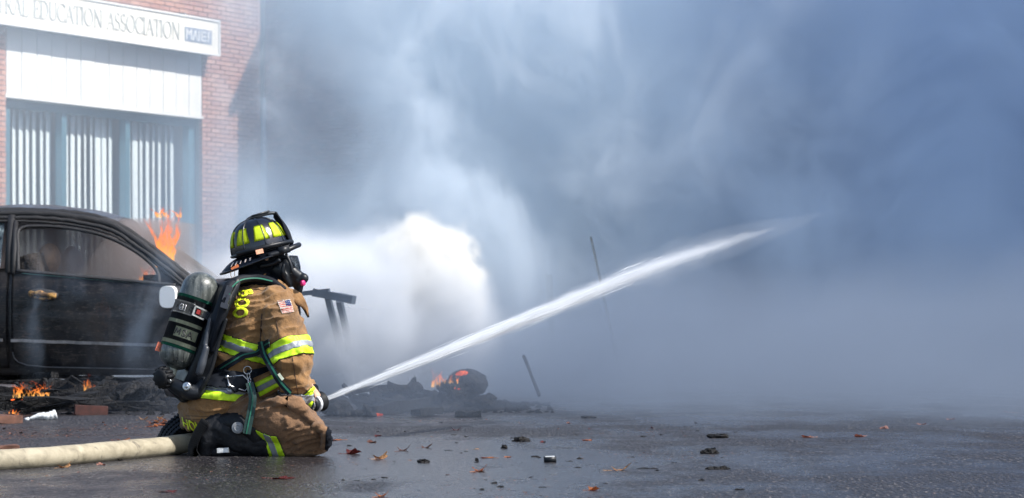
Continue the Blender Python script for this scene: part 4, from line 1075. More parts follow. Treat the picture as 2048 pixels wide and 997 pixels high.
# --- gloves: palm, four bent fingers and a thumb round the nozzle grip
def glove(c, ax, away, thumb_up, par):
    """c palm centre on the tube's side, ax along the tube, away from the tube to the palm"""
    bm = bmesh.new(); ax, away = V(ax).normalized(), V(away).normalized(); wr = ax.cross(away).normalized()
    for u in (-.03, 0, .03): limb(bm, [c + ax * u - wr * .045 + away * .01, c + ax * u + away * .012], [.020, .019], 10)
    rad = .030
    for k, (u, ln) in enumerate(((-.033, .85), (-.011, 1.0), (.011, .95), (.033, .78))):
        pts = [c + ax * u + away * .008 + wr * .01]
        for a_ in (35, 80, 125, 160): pts.append(c - away * (rad + .004) + ax * u * 1.05 + (away * math.cos(R(a_ * ln)) + wr * math.sin(R(a_ * ln))) * (rad + .018))
        limb(bm, pts, [.013, .0125, .012, .011, .0095], 10)
    limb(bm, [c - ax * .03 - wr * .03, c - ax * .055 - wr * .02 - away * .02, c - ax * .05 - wr * .005 * thumb_up - away * .05], [.016, .014, .011], 10)
    me = fuse(bm, .004, 2, lambda p, n__: .0015 * nz(p, 70, 1)); return link('glove', me, BLK, ff, True)
nd = (P(1000, 660, 10.4) - P(660, 796, 9.02)).normalized()
glove(P(613, 812, 8.905), nd, V((0, -1, -.25)), 1, ff)
glove(P(622, 800, 9.10), -nd, V((0, 1, .2)), 1, ff)
# ------------------------------------------------------------------ breathing apparatus on the back
ba = empty('breathing_apparatus', P(380, 790, 8.9), 0, 'air cylinder with MSA label on black back frame worn by the kneeling firefighter', 'air tank')
CA = (UP + FW * .36).normalized(); CB = P(345, 737, 8.88); CRAD = .084
cside = CA.cross(V((0, 1, 0))).normalized()       # across the cylinder, in the picture to the right after the sign below
cside = cside if cside.x > 0 else -cside
cout = cside.cross(CA); cout = cout if cout.y < 0 else -cout
def cyl(th, a, r=CRAD): return CB + CA * a + cside * math.sin(th) * r + cout * math.cos(th) * r
g = N('grey_composite'); c = g.coord()
cs = g.noise(g.n('ShaderNodeMapping', i_Vector=c, i_Rotation=(0, R(19), 0), i_Scale=(3, 3, .5)).outputs[0], 16, 5, .65, .6)
sp = g.noise(c, 120, 3, .6)
g.set(Base_Color=g.mix(g.mr(sp, .62, .72, 0, .5), g.ramp(cs, [(.3, (.018, .022, .022)), (.5, (.06, .068, .064)), (.68, (.13, .14, .13)), (.8, (.26, .27, .25))]), (.4, .42, .4)), Roughness=g.mr(cs, .3, .7, .22, .5), Normal=g.bump(cs, .2, .004))
g.b.inputs['Coat Weight'].default_value = .4; COMP = g.m
bm = bmesh.new(); L = .452
lathe(bm, [(-.002, .02), (.004, .036), (.018, .060), (.04, .077), (.065, CRAD)] + [(.065 + k * .02, CRAD) for k in range(1, 16)] + [(.385, .083), (.408, .075), (.428, .060), (.442, .040), (.449, .018), (.45, .002)], CB, CA, 40)
cylo = obj('cylinder', bm, COMP, ba, True)
def ring(name, a0, a1, r, m, th=.0015, t0=-math.pi, t1=math.pi):
    bm = bmesh.new(); n = 44; rows = [[bm.verts.new(cyl(t0 + (t1 - t0) * k / n, a, r)) for k in range(n + 1)] for a in (a0, a1)]
    for k in range(n): bm.faces.new((rows[0][k], rows[0][k + 1], rows[1][k + 1], rows[1][k]))
    bmesh.ops.solidify(bm, geom=bm.faces[:], thickness=th); return obj(name, bm, m, cylo, True)
GRN = simple('green_stripe', (.012, .20, .13), .4, var=.15); CREAM = simple('cream_glow_stripe', (.66, .72, .56), .5, var=.12, scale=20); NAVY = simple('navy_label', (.016, .022, .032), .4, var=.4, scale=20)
ring('label_wrap', .088, .322, CRAD + .0008, NAVY)
ring('stripe', .314, .327, CRAD + .002, GRN); ring('stripe', .194, .210, CRAD + .002, CREAM, t0=-1.7, t1=1.0)
ring('stripe', .100, .117, CRAD + .002, CREAM, t0=-1.8, t1=1.1); ring('stripe', .086, .099, CRAD + .002, GRN)
ring('strap_plate', .240, .292, CRAD + .004, simple('brushed_silver', (.42, .44, .46), .32, .6, var=.2, scale=30), .003, -1.75, .16)
for a_ in (.2385, .2895): ring('plate_edge', a_, a_ + .006, CRAD + .0065, simple('bright_edge', (.75, .76, .76), .3, .3), .003, -1.75, .17)
ring('steel_band', .247, .283, CRAD + .003, STEEL, .002, .1, 2.6)
ring('label_field', .135, .180, CRAD + .0022, CREAM, t0=-.42, t1=.86)
cm = lambda p, off: p
def cyl_text(s, th0, a0, sx_, sy_, m, r, w=1.0, slant=0):
    bm = text_mesh(s, w)
    for v in bm.verts: v.co = cyl(th0 + (v.co.x + v.co.y * slant) * sx_, a0 + v.co.y * sy_, r)
    bmesh.ops.solidify(bm, geom=bm.faces[:], thickness=.001); return obj('lettering', bm, m, cylo)
INK = simple('black_ink', (.008, .01, .01), .5)
cyl_text('SA', -.01, .1420, .53, .045, INK, CRAD + .0042, .6)
bm = bmesh.new()
for q0, q1 in (((-.36, .143), (-.31, .173)), ((-.31, .173), (-.22, .150)), ((-.22, .150), (-.11, .173)), ((-.11, .173), (-.10, .143))): beam(bm, cyl(q0[0], q0[1], CRAD + .0045), cyl(q1[0], q1[1], CRAD + .0045), .0052, .0016, up=cout)
obj('lettering', bm, INK, cylo)
cyl_text('G1', -.60, .2545, .34, .034, simple('white_print', (.85, .85, .85)), CRAD + .0078, 2.6)
cyl_text('G1', -.58, .2555, .32, .032, INK, CRAD + .0092, .4)
# clasp
bm = bmesh.new()
for a_ in (.246, .286): beam(bm, cyl(.20, a_, CRAD + .012), cyl(.78, a_ - .004, CRAD + .012), .012, .007)
beam(bm, cyl(.52, .266, CRAD + .012), cyl(1.02, .264, CRAD + .014), .010, .036); beam(bm, cyl(.2, .243, CRAD + .01), cyl(.2, .288, CRAD + .01), .01, .008)
obj('clasp', bm, STEEL, cylo)
bm = bmesh.new(); beam(bm, cyl(.33, .266, CRAD + .009), cyl(.5, .266, CRAD + .009), .008, .02); obj('red_tab', bm, simple('dark_red', (.25, .01, .01)), cylo)
bm = bmesh.new(); beam(bm, cyl(-1.25, .05, CRAD + .001), cyl(-1.25, .09, CRAD + .001), .002, .03); obj('sticker', bm, simple('red_white_sticker', (.7, .18, .1), .5, var=.5, scale=120), cylo)
# back frame: moulded plate between cylinder and coat, cut from its side outline
bm = bmesh.new()
out = [(452, 565), (470, 556), (482, 562), (474, 590), (462, 612), (447, 650), (433, 690), (420, 740), (402, 782), (384, 800), (366, 798), (360, 782), (380, 738), (396, 700), (410, 660), (428, 620), (440, 588)]
a_ = [bm.verts.new(P(x, y, 8.835)) for x, y in out]; b_ = [bm.verts.new(P(x, y, 8.835) + RT * -.30 + V((0, 0, 0))) for x, y in out]
bm.faces.new(a_); bm.faces.new(b_[::-1])
for k in range(len(out)): bm.faces.new((a_[k - 1], a_[k], b_[k], b_[k - 1]))
bmesh.ops.recalc_face_normals(bm, faces=bm.faces[:]); bmesh.ops.bevel(bm, geom=bm.edges[:], offset=.006, segments=2)
fr = obj('back_frame', bm, PLAS, ba, True)
def limb_obj(name, parts, m, par, vox=.005, **k):
    bm = bmesh.new()
    for pts, rs in parts: limb(bm, pts, rs, 12)
    return link(name, fuse(bm, vox, 3), m, par, True)
limb_obj('shoulder_strap', [([P(424, 700, 8.83), P(438, 650, 8.81), P(448, 610, 8.80), P(456, 580, 8.82), P(474, 562, 8.87), P(505, 556, 8.92), P(540, 562, 8.92), P(566, 578, 8.90)], [.018, .020, .021, .023, .021, .019, .018, .016]),
                            ([P(430, 690, 8.85), P(450, 600, 8.86), P(466, 574, 8.91)], [.022, .024, .026])], WEB, ba, .005)
bm = bmesh.new(); strap(bm, smooth_path([P(458, 592, 8.782), P(466, 573, 8.80), P(484, 560, 8.85), P(515, 557, 8.875), P(545, 563, 8.876)], 5), .006, .003, (0, -1, .5)); obj('strap_piping', bm, GREEN, ba)
bm = bmesh.new(); box(bm, P(455, 588, 8.79), (.028, .012, .07), (0, .33, 0)); box(bm, P(449, 612, 8.782), (.034, .014, .022), (0, .33, 0)); box(bm, P(455, 600, 8.785), (.014, .014, .05), (0, .33, 0)); bmesh.ops.bevel(bm, geom=bm.edges[:], offset=.003, segments=2)
obj('strap_adjuster', bm, simple('grey_black_buckle', (.05, .055, .07), .4), ba)
# side module with pressure hose, pads
limb_obj('side_module', [([P(412, 698, 8.80), P(404, 728, 8.79), P(399, 745, 8.79)], [.016, .019, .017]), ([P(420, 640, 8.82), P(410, 690, 8.81)], [.010, .012])], simple('grey_black_plastic', (.035, .04, .05), .4), ba)
limb_obj('pressure_hose', [([P(396, 790, 8.80), P(412, 762, 8.79), P(424, 735, 8.79), P(436, 690, 8.79), P(452, 640, 8.79)], [.011, .011, .010, .010, .009])], RUBBER, ba)
# foot of the frame, valve, hand wheel
limb_obj('lower_bracket', [([P(330, 752, 8.86), P(345, 768, 8.84), P(372, 782, 8.82), P(395, 784, 8.82), P(408, 762, 8.83)], [.022, .030, .040, .034, .02]), ([P(342, 775, 8.9), P(368, 795, 8.9)], [.02, .026])], PLAS, ba)
bm = bmesh.new(); lathe(bm, [(-.05, .018), (-.04, .024), (.0, .024), (.006, .02)], CB, CA, 20); obj('valve_neck', bm, simple('beige_valve', (.45, .47, .38), .5), ba, True)
bm = bmesh.new(); c = P(326, 756, 8.82); ax = V((-.55, -.8, -.1)).normalized(); u_ = ax.orthogonal().normalized(); v_ = ax.cross(u_)
lathe(bm, [(-.03, .03), (-.028, .040), (.014, .042), (.024, .034), (.026, .01)], c, ax, 24)
for k in range(12):
    q = 2 * math.pi * k / 12; box(bm, c + (u_ * math.cos(q) + v_ * math.sin(q)) * .042 - ax * .006, (.012, .012, .04), Matrix((u_, v_, ax)).transposed())
obj('hand_wheel', bm, RUBBER, ba, True)
for (px, py), r in (((373, 773), .019), ((339, 763), .009)):
    bm = bmesh.new(); lathe(bm, [(-.02, r), (0, r), (.004, r * .8), (.001, r * .62), (.004, r * .45), (.006, r * .2), (.006, .001)], P(px, py, 8.775 if r > .01 else 8.80), V((-.1, -1, .1)), 24); obj('bolt', bm, STEEL, ba, True)
# webbing over the coat
def drape(pts, off, par, wd, m, name, th=.003, sub=6, Y=8.7, green=True, normal=(0, -1, .15)):
    pp = []
    q = smooth_path([V((x, y, 0)) for x, y in pts], sub)
    for p in q: pp.append(lay(P(p.x, p.y, Y), off))
    for _ in range(5): pp = [pp[0]] + [(pp[i - 1] + pp[i] * 2 + pp[i + 1]) / 4 for i in range(1, len(pp) - 1)] + [pp[-1]]
    bm = bmesh.new(); strap(bm, pp, wd, th, normal); o = obj(name, bm, m, par)
    if green:
        bm = bmesh.new(); strap(bm, [p + V((0, -.003, .001)) for p in pp], wd * .16, th, normal); obj('stitch_line', bm, GREEN, o)
    return o
drape([(402, 784), (424, 758), (452, 731), (485, 712), (512, 701), (541, 684)], .012, ba, .036, WEB, 'side_strap')
bm = bmesh.new(); pts = smooth_path([lay(P(*q, 8.7), .022) for q in ((531, 684), (537, 712))] + [P(546, 742, 8.70), P(560, 765, 8.70), P(580, 787, 8.70)], 5)
strap(bm, pts, .027, .004, (0, -1, 0)); o = obj('chest_strap', bm, WEB, ba); bm = bmesh.new(); strap(bm, [p + V((.004, -.004, 0)) for p in pts], .008, .002, (0, -1, 0)); obj('stitch_line', bm, GREEN, o)
bm = bmesh.new(); strap(bm, [P(557, 748, 8.69), P(566, 760, 8.69)], .012, .004, (0, -1, 0)); obj('strap_tag', bm, CREAM, ba)
# waist belt
a, n_ = band((398, 753), (505, 764), 8.86, 0); wreg = lambda p: t_region(p) and (p - P(505, 700, 9.03)).dot(FW) < .12
blt = shell(coat_me, [(a - n_ * .046, n_), (a + n_ * .044, -n_)], .016, 'waist_belt', WEB, ba, wreg, .010)
shell(coat_me, [(a + n_ * .012, n_), (a + n_ * .0165, -n_)], .0185, 'stitch_line', GREEN, blt, wreg, .002)
shell(coat_me, [(a - n_ * .050, n_), (a - n_ * .046, -n_)], .014, 'belt_edge', SILV, blt, wreg, .004)
drape([(494, 752), (512, 742), (530, 736), (552, 738)], .02, ba, .034, WEB, 'belt_end', green=False)
bm = bmesh.new()
dr = [lay(P(x, y, 8.80), .032) for x, y in ((462, 755), (484, 758), (492, 764), (493, 770), (486, 778), (463, 776))]
tube(bm, dr + [dr[0]], .0032, 8); tube(bm, [dr[0].lerp(dr[1], .5), dr[5].lerp(dr[4], .4)], .0026, 8)
box(bm, dr[0], (.012, .012, .012)); box(bm, dr[5], (.012, .012, .012)); obj('d_ring', bm, STEEL, blt, True)
bm = bmesh.new(); c = P(495, 741, 8.79); tube(bm, [c + V((.017 * math.cos(q), 0, .017 * math.sin(q))) for q in [k * math.pi / 10 for k in range(21)]], .002, 8)
for k, (x, y) in enumerate(((497, 752), (499, 762), (502, 772), (505, 782), (508, 791))):
    c = P(x, y, 8.785); tube(bm, [c + V((.006 * math.cos(q), .004 * math.sin(q) * (k % 2), .012 * math.sin(q))) for q in [j * math.pi / 6 for j in range(13)]], .0022, 6)
obj('clip_chain', bm, STEEL, blt, True)
bm = bmesh.new(); pts = smooth_path([P(499, 766, 8.765), P(505, 792, 8.745), P(504, 812, 8.742), P(499, 838, 8.74), P(493, 868, 8.74)], 5)
strap(bm, pts, .034, .004, (.2, -1, 0)); o = obj('hanging_strap', bm, simple('dark_green_webbing', (.008, .035, .032), .6, var=.4, scale=40), blt); bm = bmesh.new(); strap(bm, [p + V((0, -.004, 0)) for p in pts], .006, .002, (.2, -1, 0)); obj('stitch_line', bm, GREEN, o)
bm = bmesh.new(); f = bm.faces.new([bm.verts.new(P(x, y, 8.735)) for x, y in ((561, 806), (577, 791), (574, 815), (568, 812))]); bmesh.ops.solidify(bm, geom=bm.faces[:], thickness=.004); obj('suspender_end', bm, BLK, ff)

# ------------------------------------------------------------------ hose, nozzle, water
HOSE = N('cream_woven_hose'); c = HOSE.coord(); st = HOSE.noise(HOSE.n('ShaderNodeMapping', i_Vector=c, i_Scale=(.8, 3, 3)).outputs[0], 5, 6, .65, .4); mk = HOSE.noise(c, 13, 5, .7, .8)
wv = HOSE.n('ShaderNodeTexVoronoi', i_Vector=c, i_Scale=330).outputs[0]
col = HOSE.ramp(st, [(.3, (.17, .15, .105)), (.5, (.32, .28, .20)), (.7, (.42, .38, .28))]); col = HOSE.mix(HOSE.mr(mk, .60, .70, 0, .8), col, (.10, .085, .07))
HOSE.set(Base_Color=col, Roughness=.7, Normal=HOSE.bump(HOSE.math('ADD', wv, st), .35, .003)); HOSE = HOSE.m
hs = empty('fire_hose', G(200, 925), 0, 'charged cream fire hose crossing the wet asphalt to the firefighter', 'hose')
hp = [P(-90, 928, 7.95), P(0, 923, 8.05), P(100, 917.5, 8.22), P(200, 908.5, 8.5), P(300, 897, 8.8), P(395, 884.5, 9.0), P(470, 880, 9.05), P(560, 872, 9.07), P(596, 846, 9.06), P(607, 822, 9.02), P(614, 812, 8.99)]
bm = bmesh.new(); pts = smooth_path(hp, 10); n = len(pts)
for p in pts: p.z = max(p.z, .0445)
tube(bm, pts, [.0435 + .0007 * math.sin(i * .9) - (.010 * max(0, (i - n + 22) / 22)) for i in range(n)], 24)
obj('jacket', bm, HOSE, hs, True)
nz_o = P(609, 815.5, 8.975)
nzl = empty('hose_nozzle', nz_o, 0, 'black fire nozzle with pale ring gripped in front of the knee', 'nozzle')
bm = bmesh.new(); lathe(bm, [(-.03, .030), (.0, .033), (.02, .026), (.05, .026), (.055, .032), (.058, .026)], nz_o, nd, 28); obj('coupling', bm, simple('dull_coupling', (.15, .15, .16), .35, .7), nzl, True)
bm = bmesh.new(); lathe(bm, [(.05, .024), (.052, .034), (.07, .036), (.075, .034)], nz_o, nd, 28); obj('barrel', bm, PLAS, nzl, True)
bm = bmesh.new(); lathe(bm, [(.0745, .034), (.075, .040), (.090, .041), (.0905, .034)], nz_o, nd, 28); obj('pattern_ring', bm, simple('pale_marked_ring', (.6, .62, .66), .45, var=.4, scale=90), nzl, True)
bm = bmesh.new(); lathe(bm, [(.09, .036), (.092, .040), (.112, .041), (.122, .046), (.128, .047), (.132, .044), (.128, .036), (.112, .024), (.11, .002)], nz_o, nd, 32); obj('bumper', bm, RUBBER, nzl, True)
limb_obj('pistol_grip', [([nz_o + nd * .03, nz_o + nd * .025 + V((-.01, 0, -.08))], [.016, .014])], PLAS, nzl)
limb_obj('bale_handle', [([nz_o + nd * .045 + V((0, 0, .03)), nz_o + nd * .02 + V((0, 0, .065)), nz_o + V((-.02, 0, .07))], [.008, .008, .01])], PLAS, nzl)

jet_pts = smooth_path([nz_o + nd * .115, P(830, 727, 9.6), P(1000, 659, 10.3), P(1150, 598, 10.95), P(1300, 537, 11.6), P(1450, 487, 12.35), P(1570, 451, 13.0), P(1700, 416, 13.8), P(1850, 382, 14.8)], 12)
jr = lambda t: interp([(0, .013), (.12, .030), (.3, .043), (.5, .058), (.62, .068), (.75, .075), (.86, .09), (1, .12)], t)
WAT = N('white_water'); WAT.t.nodes.remove(WAT.b)
d_ = WAT.n('ShaderNodeBsdfDiffuse', i_Color=(.80, .83, .86, 1)).outputs[0]; t_ = WAT.n('ShaderNodeBsdfTranslucent', i_Color=(.80, .83, .86, 1)).outputs[0]
gl_ = WAT.n('ShaderNodeBsdfGlossy', i_Roughness=.25).outputs[0]
mx = WAT.n('ShaderNodeMixShader', i_0=.45, i_1=d_, i_2=t_).outputs[0]; mx = WAT.n('ShaderNodeMixShader', i_0=.06, i_1=mx, i_2=gl_).outputs[0]
WAT.t.links.new(mx, WAT.out.inputs['Surface']); WAT = WAT.m
def at_t(t):
    x = t * (len(jet_pts) - 1); k = min(int(x), len(jet_pts) - 2); f = x - k
    return jet_pts[k].lerp(jet_pts[k + 1], f), (jet_pts[k + 1] - jet_pts[k]).normalized()
vt, fc = [], []
rnd = random.Random(11)
def strand(t, L, th, dr):
    c, d = at_t(t); u = V((0, 1, 0)).cross(d).normalized(); v = d.cross(u)
    r = jr(t) * dr; q = rnd.uniform(0, 6.283); c = c + (u * math.cos(q) + v * math.sin(q)) * r
    d = (d + (u * math.cos(q) + v * math.sin(q)) * rnd.uniform(-.01, .025)).normalized()
    i = len(vt); vt.append(c - d * L / 2); vt.append(c + d * L / 2)
    for k in range(3):
        w_ = 2.094 * k + q; vt.append(c + d * L * rnd.uniform(-.2, .2) + (u * math.cos(w_) + v * math.sin(w_)) * th)
    for k in range(3):
        fc.append((i, i + 2 + k, i + 2 + (k + 1) % 3)); fc.append((i + 1, i + 2 + (k + 1) % 3, i + 2 + k))
for _ in range(3600):
    t = rnd.random()
    keep = interp([(0, .5), (.3, 1), (.4, .5), (.48, .15), (.54, .03), (.6, 0)], t)
    if rnd.random() > keep: continue
    clump = 1 + .35 * noise.noise((t * 46, 0, 0)) + .2 * noise.noise((t * 120, 3, 0))
    edge = 1.0 if rnd.random() < .85 else 1.5
    strand(t, rnd.uniform(.12, .45) * (1 if t > .1 else .5), rnd.uniform(.0005, .0014) * (.7 + t), abs(rnd.gauss(0, .34)) * clump * edge)
me = bpy.data.meshes.new('water'); me.from_pydata(vt, [], fc); jet = link('water_jet', me, WAT)
tag(jet, 'white jet of water shooting up to the right from the nozzle', 'water jet', kind='stuff')
def core(t0, t1, kr, fade, amp, sd_, n=110):
    bm = bmesh.new(); pts, rs = [], []
    for i in range(n + 1):
        t = t0 + (t1 - t0) * i / n; c, d = at_t(t)
        e = 1 if t < fade else max(.02, 1 - ((t - fade) / (t1 - fade)) ** 1.6)
        if t0 > 0: e *= min(1, .05 + (t - t0) / .15)
        pts.append(c + V((0, 0, amp * jr(t) * noise.noise((t * 34, sd_, 0)) * min(1, t * 3)))); rs.append(jr(t) * kr * e * (1 + amp * noise.noise((t * 75, 1, sd_)) + .5 * amp * noise.noise((t * 160, 4, sd_))))
    tube(bm, pts, rs, 14); return bm
for k, (t0, t1, kr, fade, dn, am) in enumerate(((0, .58, .54, .26, 50, .07), (0, .66, .76, .32, 14, .12), (0, .74, .95, .38, 4, .2), (.12, .75, 1.2, .45, 1.0, .4), (.35, .85, 1.8, .5, .35, .4))):
    wm = N('water_spray'); wm.t.nodes.remove(wm.b)
    pv = wm.n('ShaderNodeVolumePrincipled'); pv.inputs['Color'].default_value = (.89, .91, .94, 1); pv.inputs['Density'].default_value = dn; pv.inputs['Anisotropy'].default_value = .2
    wm.t.links.new(pv.outputs[0], wm.out.inputs['Volume'])
    link('spray', mesh_of(core(t0, t1, kr, fade, am, k + 1)), wm.m, jet, True)

# ------------------------------------------------------------------ wreckage
def plank(a, b, wd, th, label, group=None, name='charred_plank', m=CHAR, jag=.012, seg=4, tw=0):
    a, b = V(a), V(b); c = (a + b) / 2; bm = bmesh.new(); x = (b - a).normalized(); y = UP.cross(x).normalized(); z = x.cross(y); L = (b - a).length; rows = []
    if tw: y, z = y * math.cos(tw) + z * math.sin(tw), z * math.cos(tw) - y * math.sin(tw)
    for i in range(seg + 1):
        p = -x * L / 2 + x * L * i / seg; s = rnd.uniform(.75, 1.05)
        rows.append([bm.verts.new(p + y * wd / 2 * s * sy + z * th / 2 * s * sz + V([rnd.uniform(-jag, jag) * .5 for _ in range(3)])) for sy, sz in ((-1, -1), (1, -1), (1, 1), (-1, 1))])
    for r0, r1 in zip(rows, rows[1:]):
        for k in range(4): bm.faces.new((r0[k], r0[(k + 1) % 4], r1[(k + 1) % 4], r1[k]))
    bm.faces.new(rows[0][::-1]); bm.faces.new(rows[-1])
    bmesh.ops.bevel(bm, geom=bm.edges[:], offset=min(wd, th) * .12, segments=1)
    o = obj(name, bm, m); o.location = c; return tag(o, label, 'plank', group)
def mound(name, x0, x1, y0, y1, hf, label, nx=90, ny=40):
    bm = bmesh.new(); g = []
    for j in range(ny + 1):
        row = []
        for i in range(nx + 1):
            x = x0 + (x1 - x0) * i / nx; y = y0 + (y1 - y0) * j / ny
            e = min(1, min(i, nx - i) / 7, min(j, ny - j) / 5)
            h = hf(x, y) * e * (1 + .7 * noise.noise((x * 5, y * 5, 2))) + .05 * e * abs(noise.noise((x * 14, y * 14, 1))) + .025 * e * noise.noise((x * 40, y * 40, 1))
            row.append(bm.verts.new((x, y, max(-.02, h - .015))))
        g.append(row)
    for r0, r1 in zip(g, g[1:]):
        for i in range(nx): bm.faces.new((r0[i], r0[i + 1], r1[i + 1], r1[i]))
    o = obj(name, bm, ASHD); return tag(o, label, kind='stuff')
g = N('charred_rubble'); c = g.coord(); a_ = g.noise(c, 6, 6, .7, .3); b_ = g.noise(c, 40, 4, .7)
g.set(Base_Color=g.mix(g.mr(b_, .58, .72, 0, .7), g.ramp(a_, [(.35, (.003, .003, .004)), (.55, (.008, .008, .009)), (.72, (.025, .022, .02)), (.88, (.16, .15, .13))]), (.06, .055, .05)), Roughness=.9, Normal=g.bump(g.math('ADD', b_, a_), 1, .03)); g.b.inputs['Specular IOR Level'].default_value = .12; ASHD = g.m
def hump(lst): return lambda x, y: sum(h * math.exp(-((x - cx_) / sx_) ** 2 - ((y - cy_) / sy_) ** 2) for cx_, cy_, sx_, sy_, h in lst)
c1, c2, c3 = G(300, 812), G(130, 815), G(20, 810)
mound('rubble', -4.4, -1.75, 12.3, 14.7, hump([(c1.x - .05, 13.5, .30, .35, .11), (c1.x + .3, 13.4, .25, .3, .10), (c1.x - .5, 13.6, .25, .3, .06), (c2.x, 13.6, .5, .5, .06), (c3.x, 13.8, .6, .5, .07)]), 'heap of ash and charred rubble along the bottom of the car', 130, 80)
gp = 'charred planks heaped beside the car'
lb_ = 'blackened plank in the smouldering heap beside the car'
for k in range(34):
    px = rnd.uniform(-40, 250); py = rnd.uniform(778, 834); Lw = rnd.uniform(.25, .85); z = rnd.uniform(.02, .16) * (1 if py < 815 else .4)
    p = G(px, py); an = rnd.gauss(0, .5); d = V((math.cos(an), math.sin(an), rnd.gauss(0, .08)))
    p.z = z + .03
    where = 'half buried at the back of the left heap' if py < 797 else ('in the middle of the left heap' if py < 816 else 'at the front edge of the left heap')
    size = 'short' if Lw < .45 else ('long' if Lw > .65 else 'middling')
    plank(p - d * Lw / 2, p + d * Lw / 2, rnd.uniform(.04, .10), rnd.uniform(.02, .05), size + ' blackened plank ' + where, gp, seg=5, jag=.02)
plank(G(45, 797) + V((0, 0, .16)), G(110, 803) + V((0, 0, .19)), .07, .05, 'blackened beam slanting across the top of the left heap')
plank(G(118, 778) + V((0, 0, .13)), G(148, 779) + V((0, 0, .13)), .12, .07, 'short square charred block standing above the left heap', seg=2)
plank(G(175, 800) + V((0, 0, .15)), G(226, 806) + V((0, 0, .09)), .05, .035, 'thin charred batten pointing right out of the left heap')
WOODB = simple('scorched_brown_wood', (.10, .045, .03), .8, var=.6, scale=14, bump=.7)
plank(G(-60, 852) + V((0, 0, .03)), G(38, 848) + V((0, 0, .03)), .12, .05, 'red brown scorched board lying at the left edge of frame', m=WOODB)
plank(G(-60, 907) + V((0, 0, .02)), G(35, 904) + V((0, 0, .02)), .10, .02, 'thin dark board lying behind the hose at the left edge', m=WOODB)
def brick_thing(px, py, rz, label):
    bm = bmesh.new(); box(bm, (0, 0, 0), (.20, .095, .06)); bmesh.ops.bevel(bm, geom=bm.edges[:], offset=.006, segments=2); o = obj('loose_brick', bm, simple('sooty_brick', (.06, .02, .015), .9, var=.5, scale=20)); o.location = G(px, py) + V((0, 0, .034)); o.rotation_euler = (0, .05, rz); tag(o, label, 'brick')
brick_thing(182, 832, .3, 'dark red brick lying at the foot of the left heap')
# bottle
BOT = N('milky_plastic'); BOT.set(Base_Color=(.82, .85, .86), Roughness=.35); BOT.b.inputs['Transmission Weight'].default_value = .3; BOT = BOT.m
bt = empty('plastic_bottle', G(85, 843), 0, 'crumpled milky plastic bottle lying before the charred heap', 'bottle')
bm = bmesh.new(); p0 = G(112, 842) + V((0, 0, .04)); p1 = G(58, 843) + V((0, 0, .014)); q = smooth_path([p0, p0.lerp(p1, .3) + V((0, 0, -.004)), p0.lerp(p1, .6) + V((0, 0, .008)), p1], 6)
tube(bm, q, [.034 * (1 - .75 * (i / (len(q) - 1)) ** 1.6) * (1 + .10 * math.sin(i * 2.1)) for i in range(len(q))], 14, squash=.8); obj('bottle_body', bm, BOT, bt, True)
bm = bmesh.new(); tube(bm, [p1, p1 + (p1 - p0).normalized() * .025], .010, 12); obj('neck', bm, BOT, bt, True)

# right hand wreckage
mound('rubble', -1.05, .35, 12.6, 14.4, hump([(G(815, 812).x, 13.3, .32, .35, .08), (G(700, 820).x, 13.2, .25, .3, .05), (G(940, 808).x, 13.5, .3, .35, .08)]), 'smoking heap of charred debris right of the nozzle', 90, 60)
def lump(c, r, label, name='charred_lump', m=None, seed=0, vox=.012):
    bm = bmesh.new(); ell(bm, (0, 0, 0), r)
    for k in range(5): ell(bm, [rnd.uniform(-.6, .6) * q for q in r], [q * rnd.uniform(.4, .7) for q in r])
    me = fuse(bm, vox, 2, lambda p, n__: .018 * nz(p, 14, seed) + .012 * nz(p, 34, seed)); o = link(name, me, m or CHAR, None, False); o.location = c; return tag(o, label, 'debris')
lump(P(935, 768, 13.3), (.14, .12, .10), 'round topped burnt lump glowing orange above the right heap', seed=1)
lump(P(905, 790, 13.25), (.10, .1, .09), 'dark lump with embers at the left of the glowing one', seed=2)
lump(P(672, 818, 12.4), (.10, .08, .055), 'small charred lump just beyond the nozzle', seed=3)
lump(P(716, 831, 12.3), (.11, .06, .03), 'flat charred piece above the row of embers', seed=5)
plank(P(745, 829, 12.4), P(866, 806, 13.1), .06, .11, 'long wide charred board lying in front of the right heap', seg=7, tw=0, jag=.008)
plank(P(728, 812, 12.3), P(748, 836, 12.2), .03, .03, 'short charred stick propped at the left end of the long board')
plank(P(755, 806, 13.0), P(800, 805, 13.2), .06, .03, 'charred batten on the right heap above the long board')
plank(G(832, 836) + V((0, 0, .03)), G(876, 833) + V((0, 0, .035)), .09, .05, 'flat charred chunk on the asphalt right of the long board', name='charred_chunk')
plank(G(910, 836) + V((0, 0, .02)), G(962, 836) + V((0, 0, .02)), .07, .04, 'thin flat charred slab second right of the long board', name='charred_chunk')
plank(P(1047, 711, 13.6), P(1079, 792, 13.4), .018, .018, 'thin rod leaning out of the debris below the water jet', name='leaning_rod', jag=.004)
plank(P(1182, 474, 19.0), P(1238, 740, 19.2), .018, .018, 'thin upright batten standing in smoke above the water jet', name='leaning_rod', jag=.004)
plank(P(1098, 550, 21.5), P(1104, 745, 21.5), .12, .07, 'blurred dark post inside the smoke right of the white plume', name='charred_post', m=CHAR)
STF = simple('scorched_steel', (.035, .05, .07), .7, var=.4, scale=10)
fr2 = empty('burnt_trestle', P(690, 760, 15.0), 0, 'burnt table like frame standing in the smoke right of the mask', 'frame')
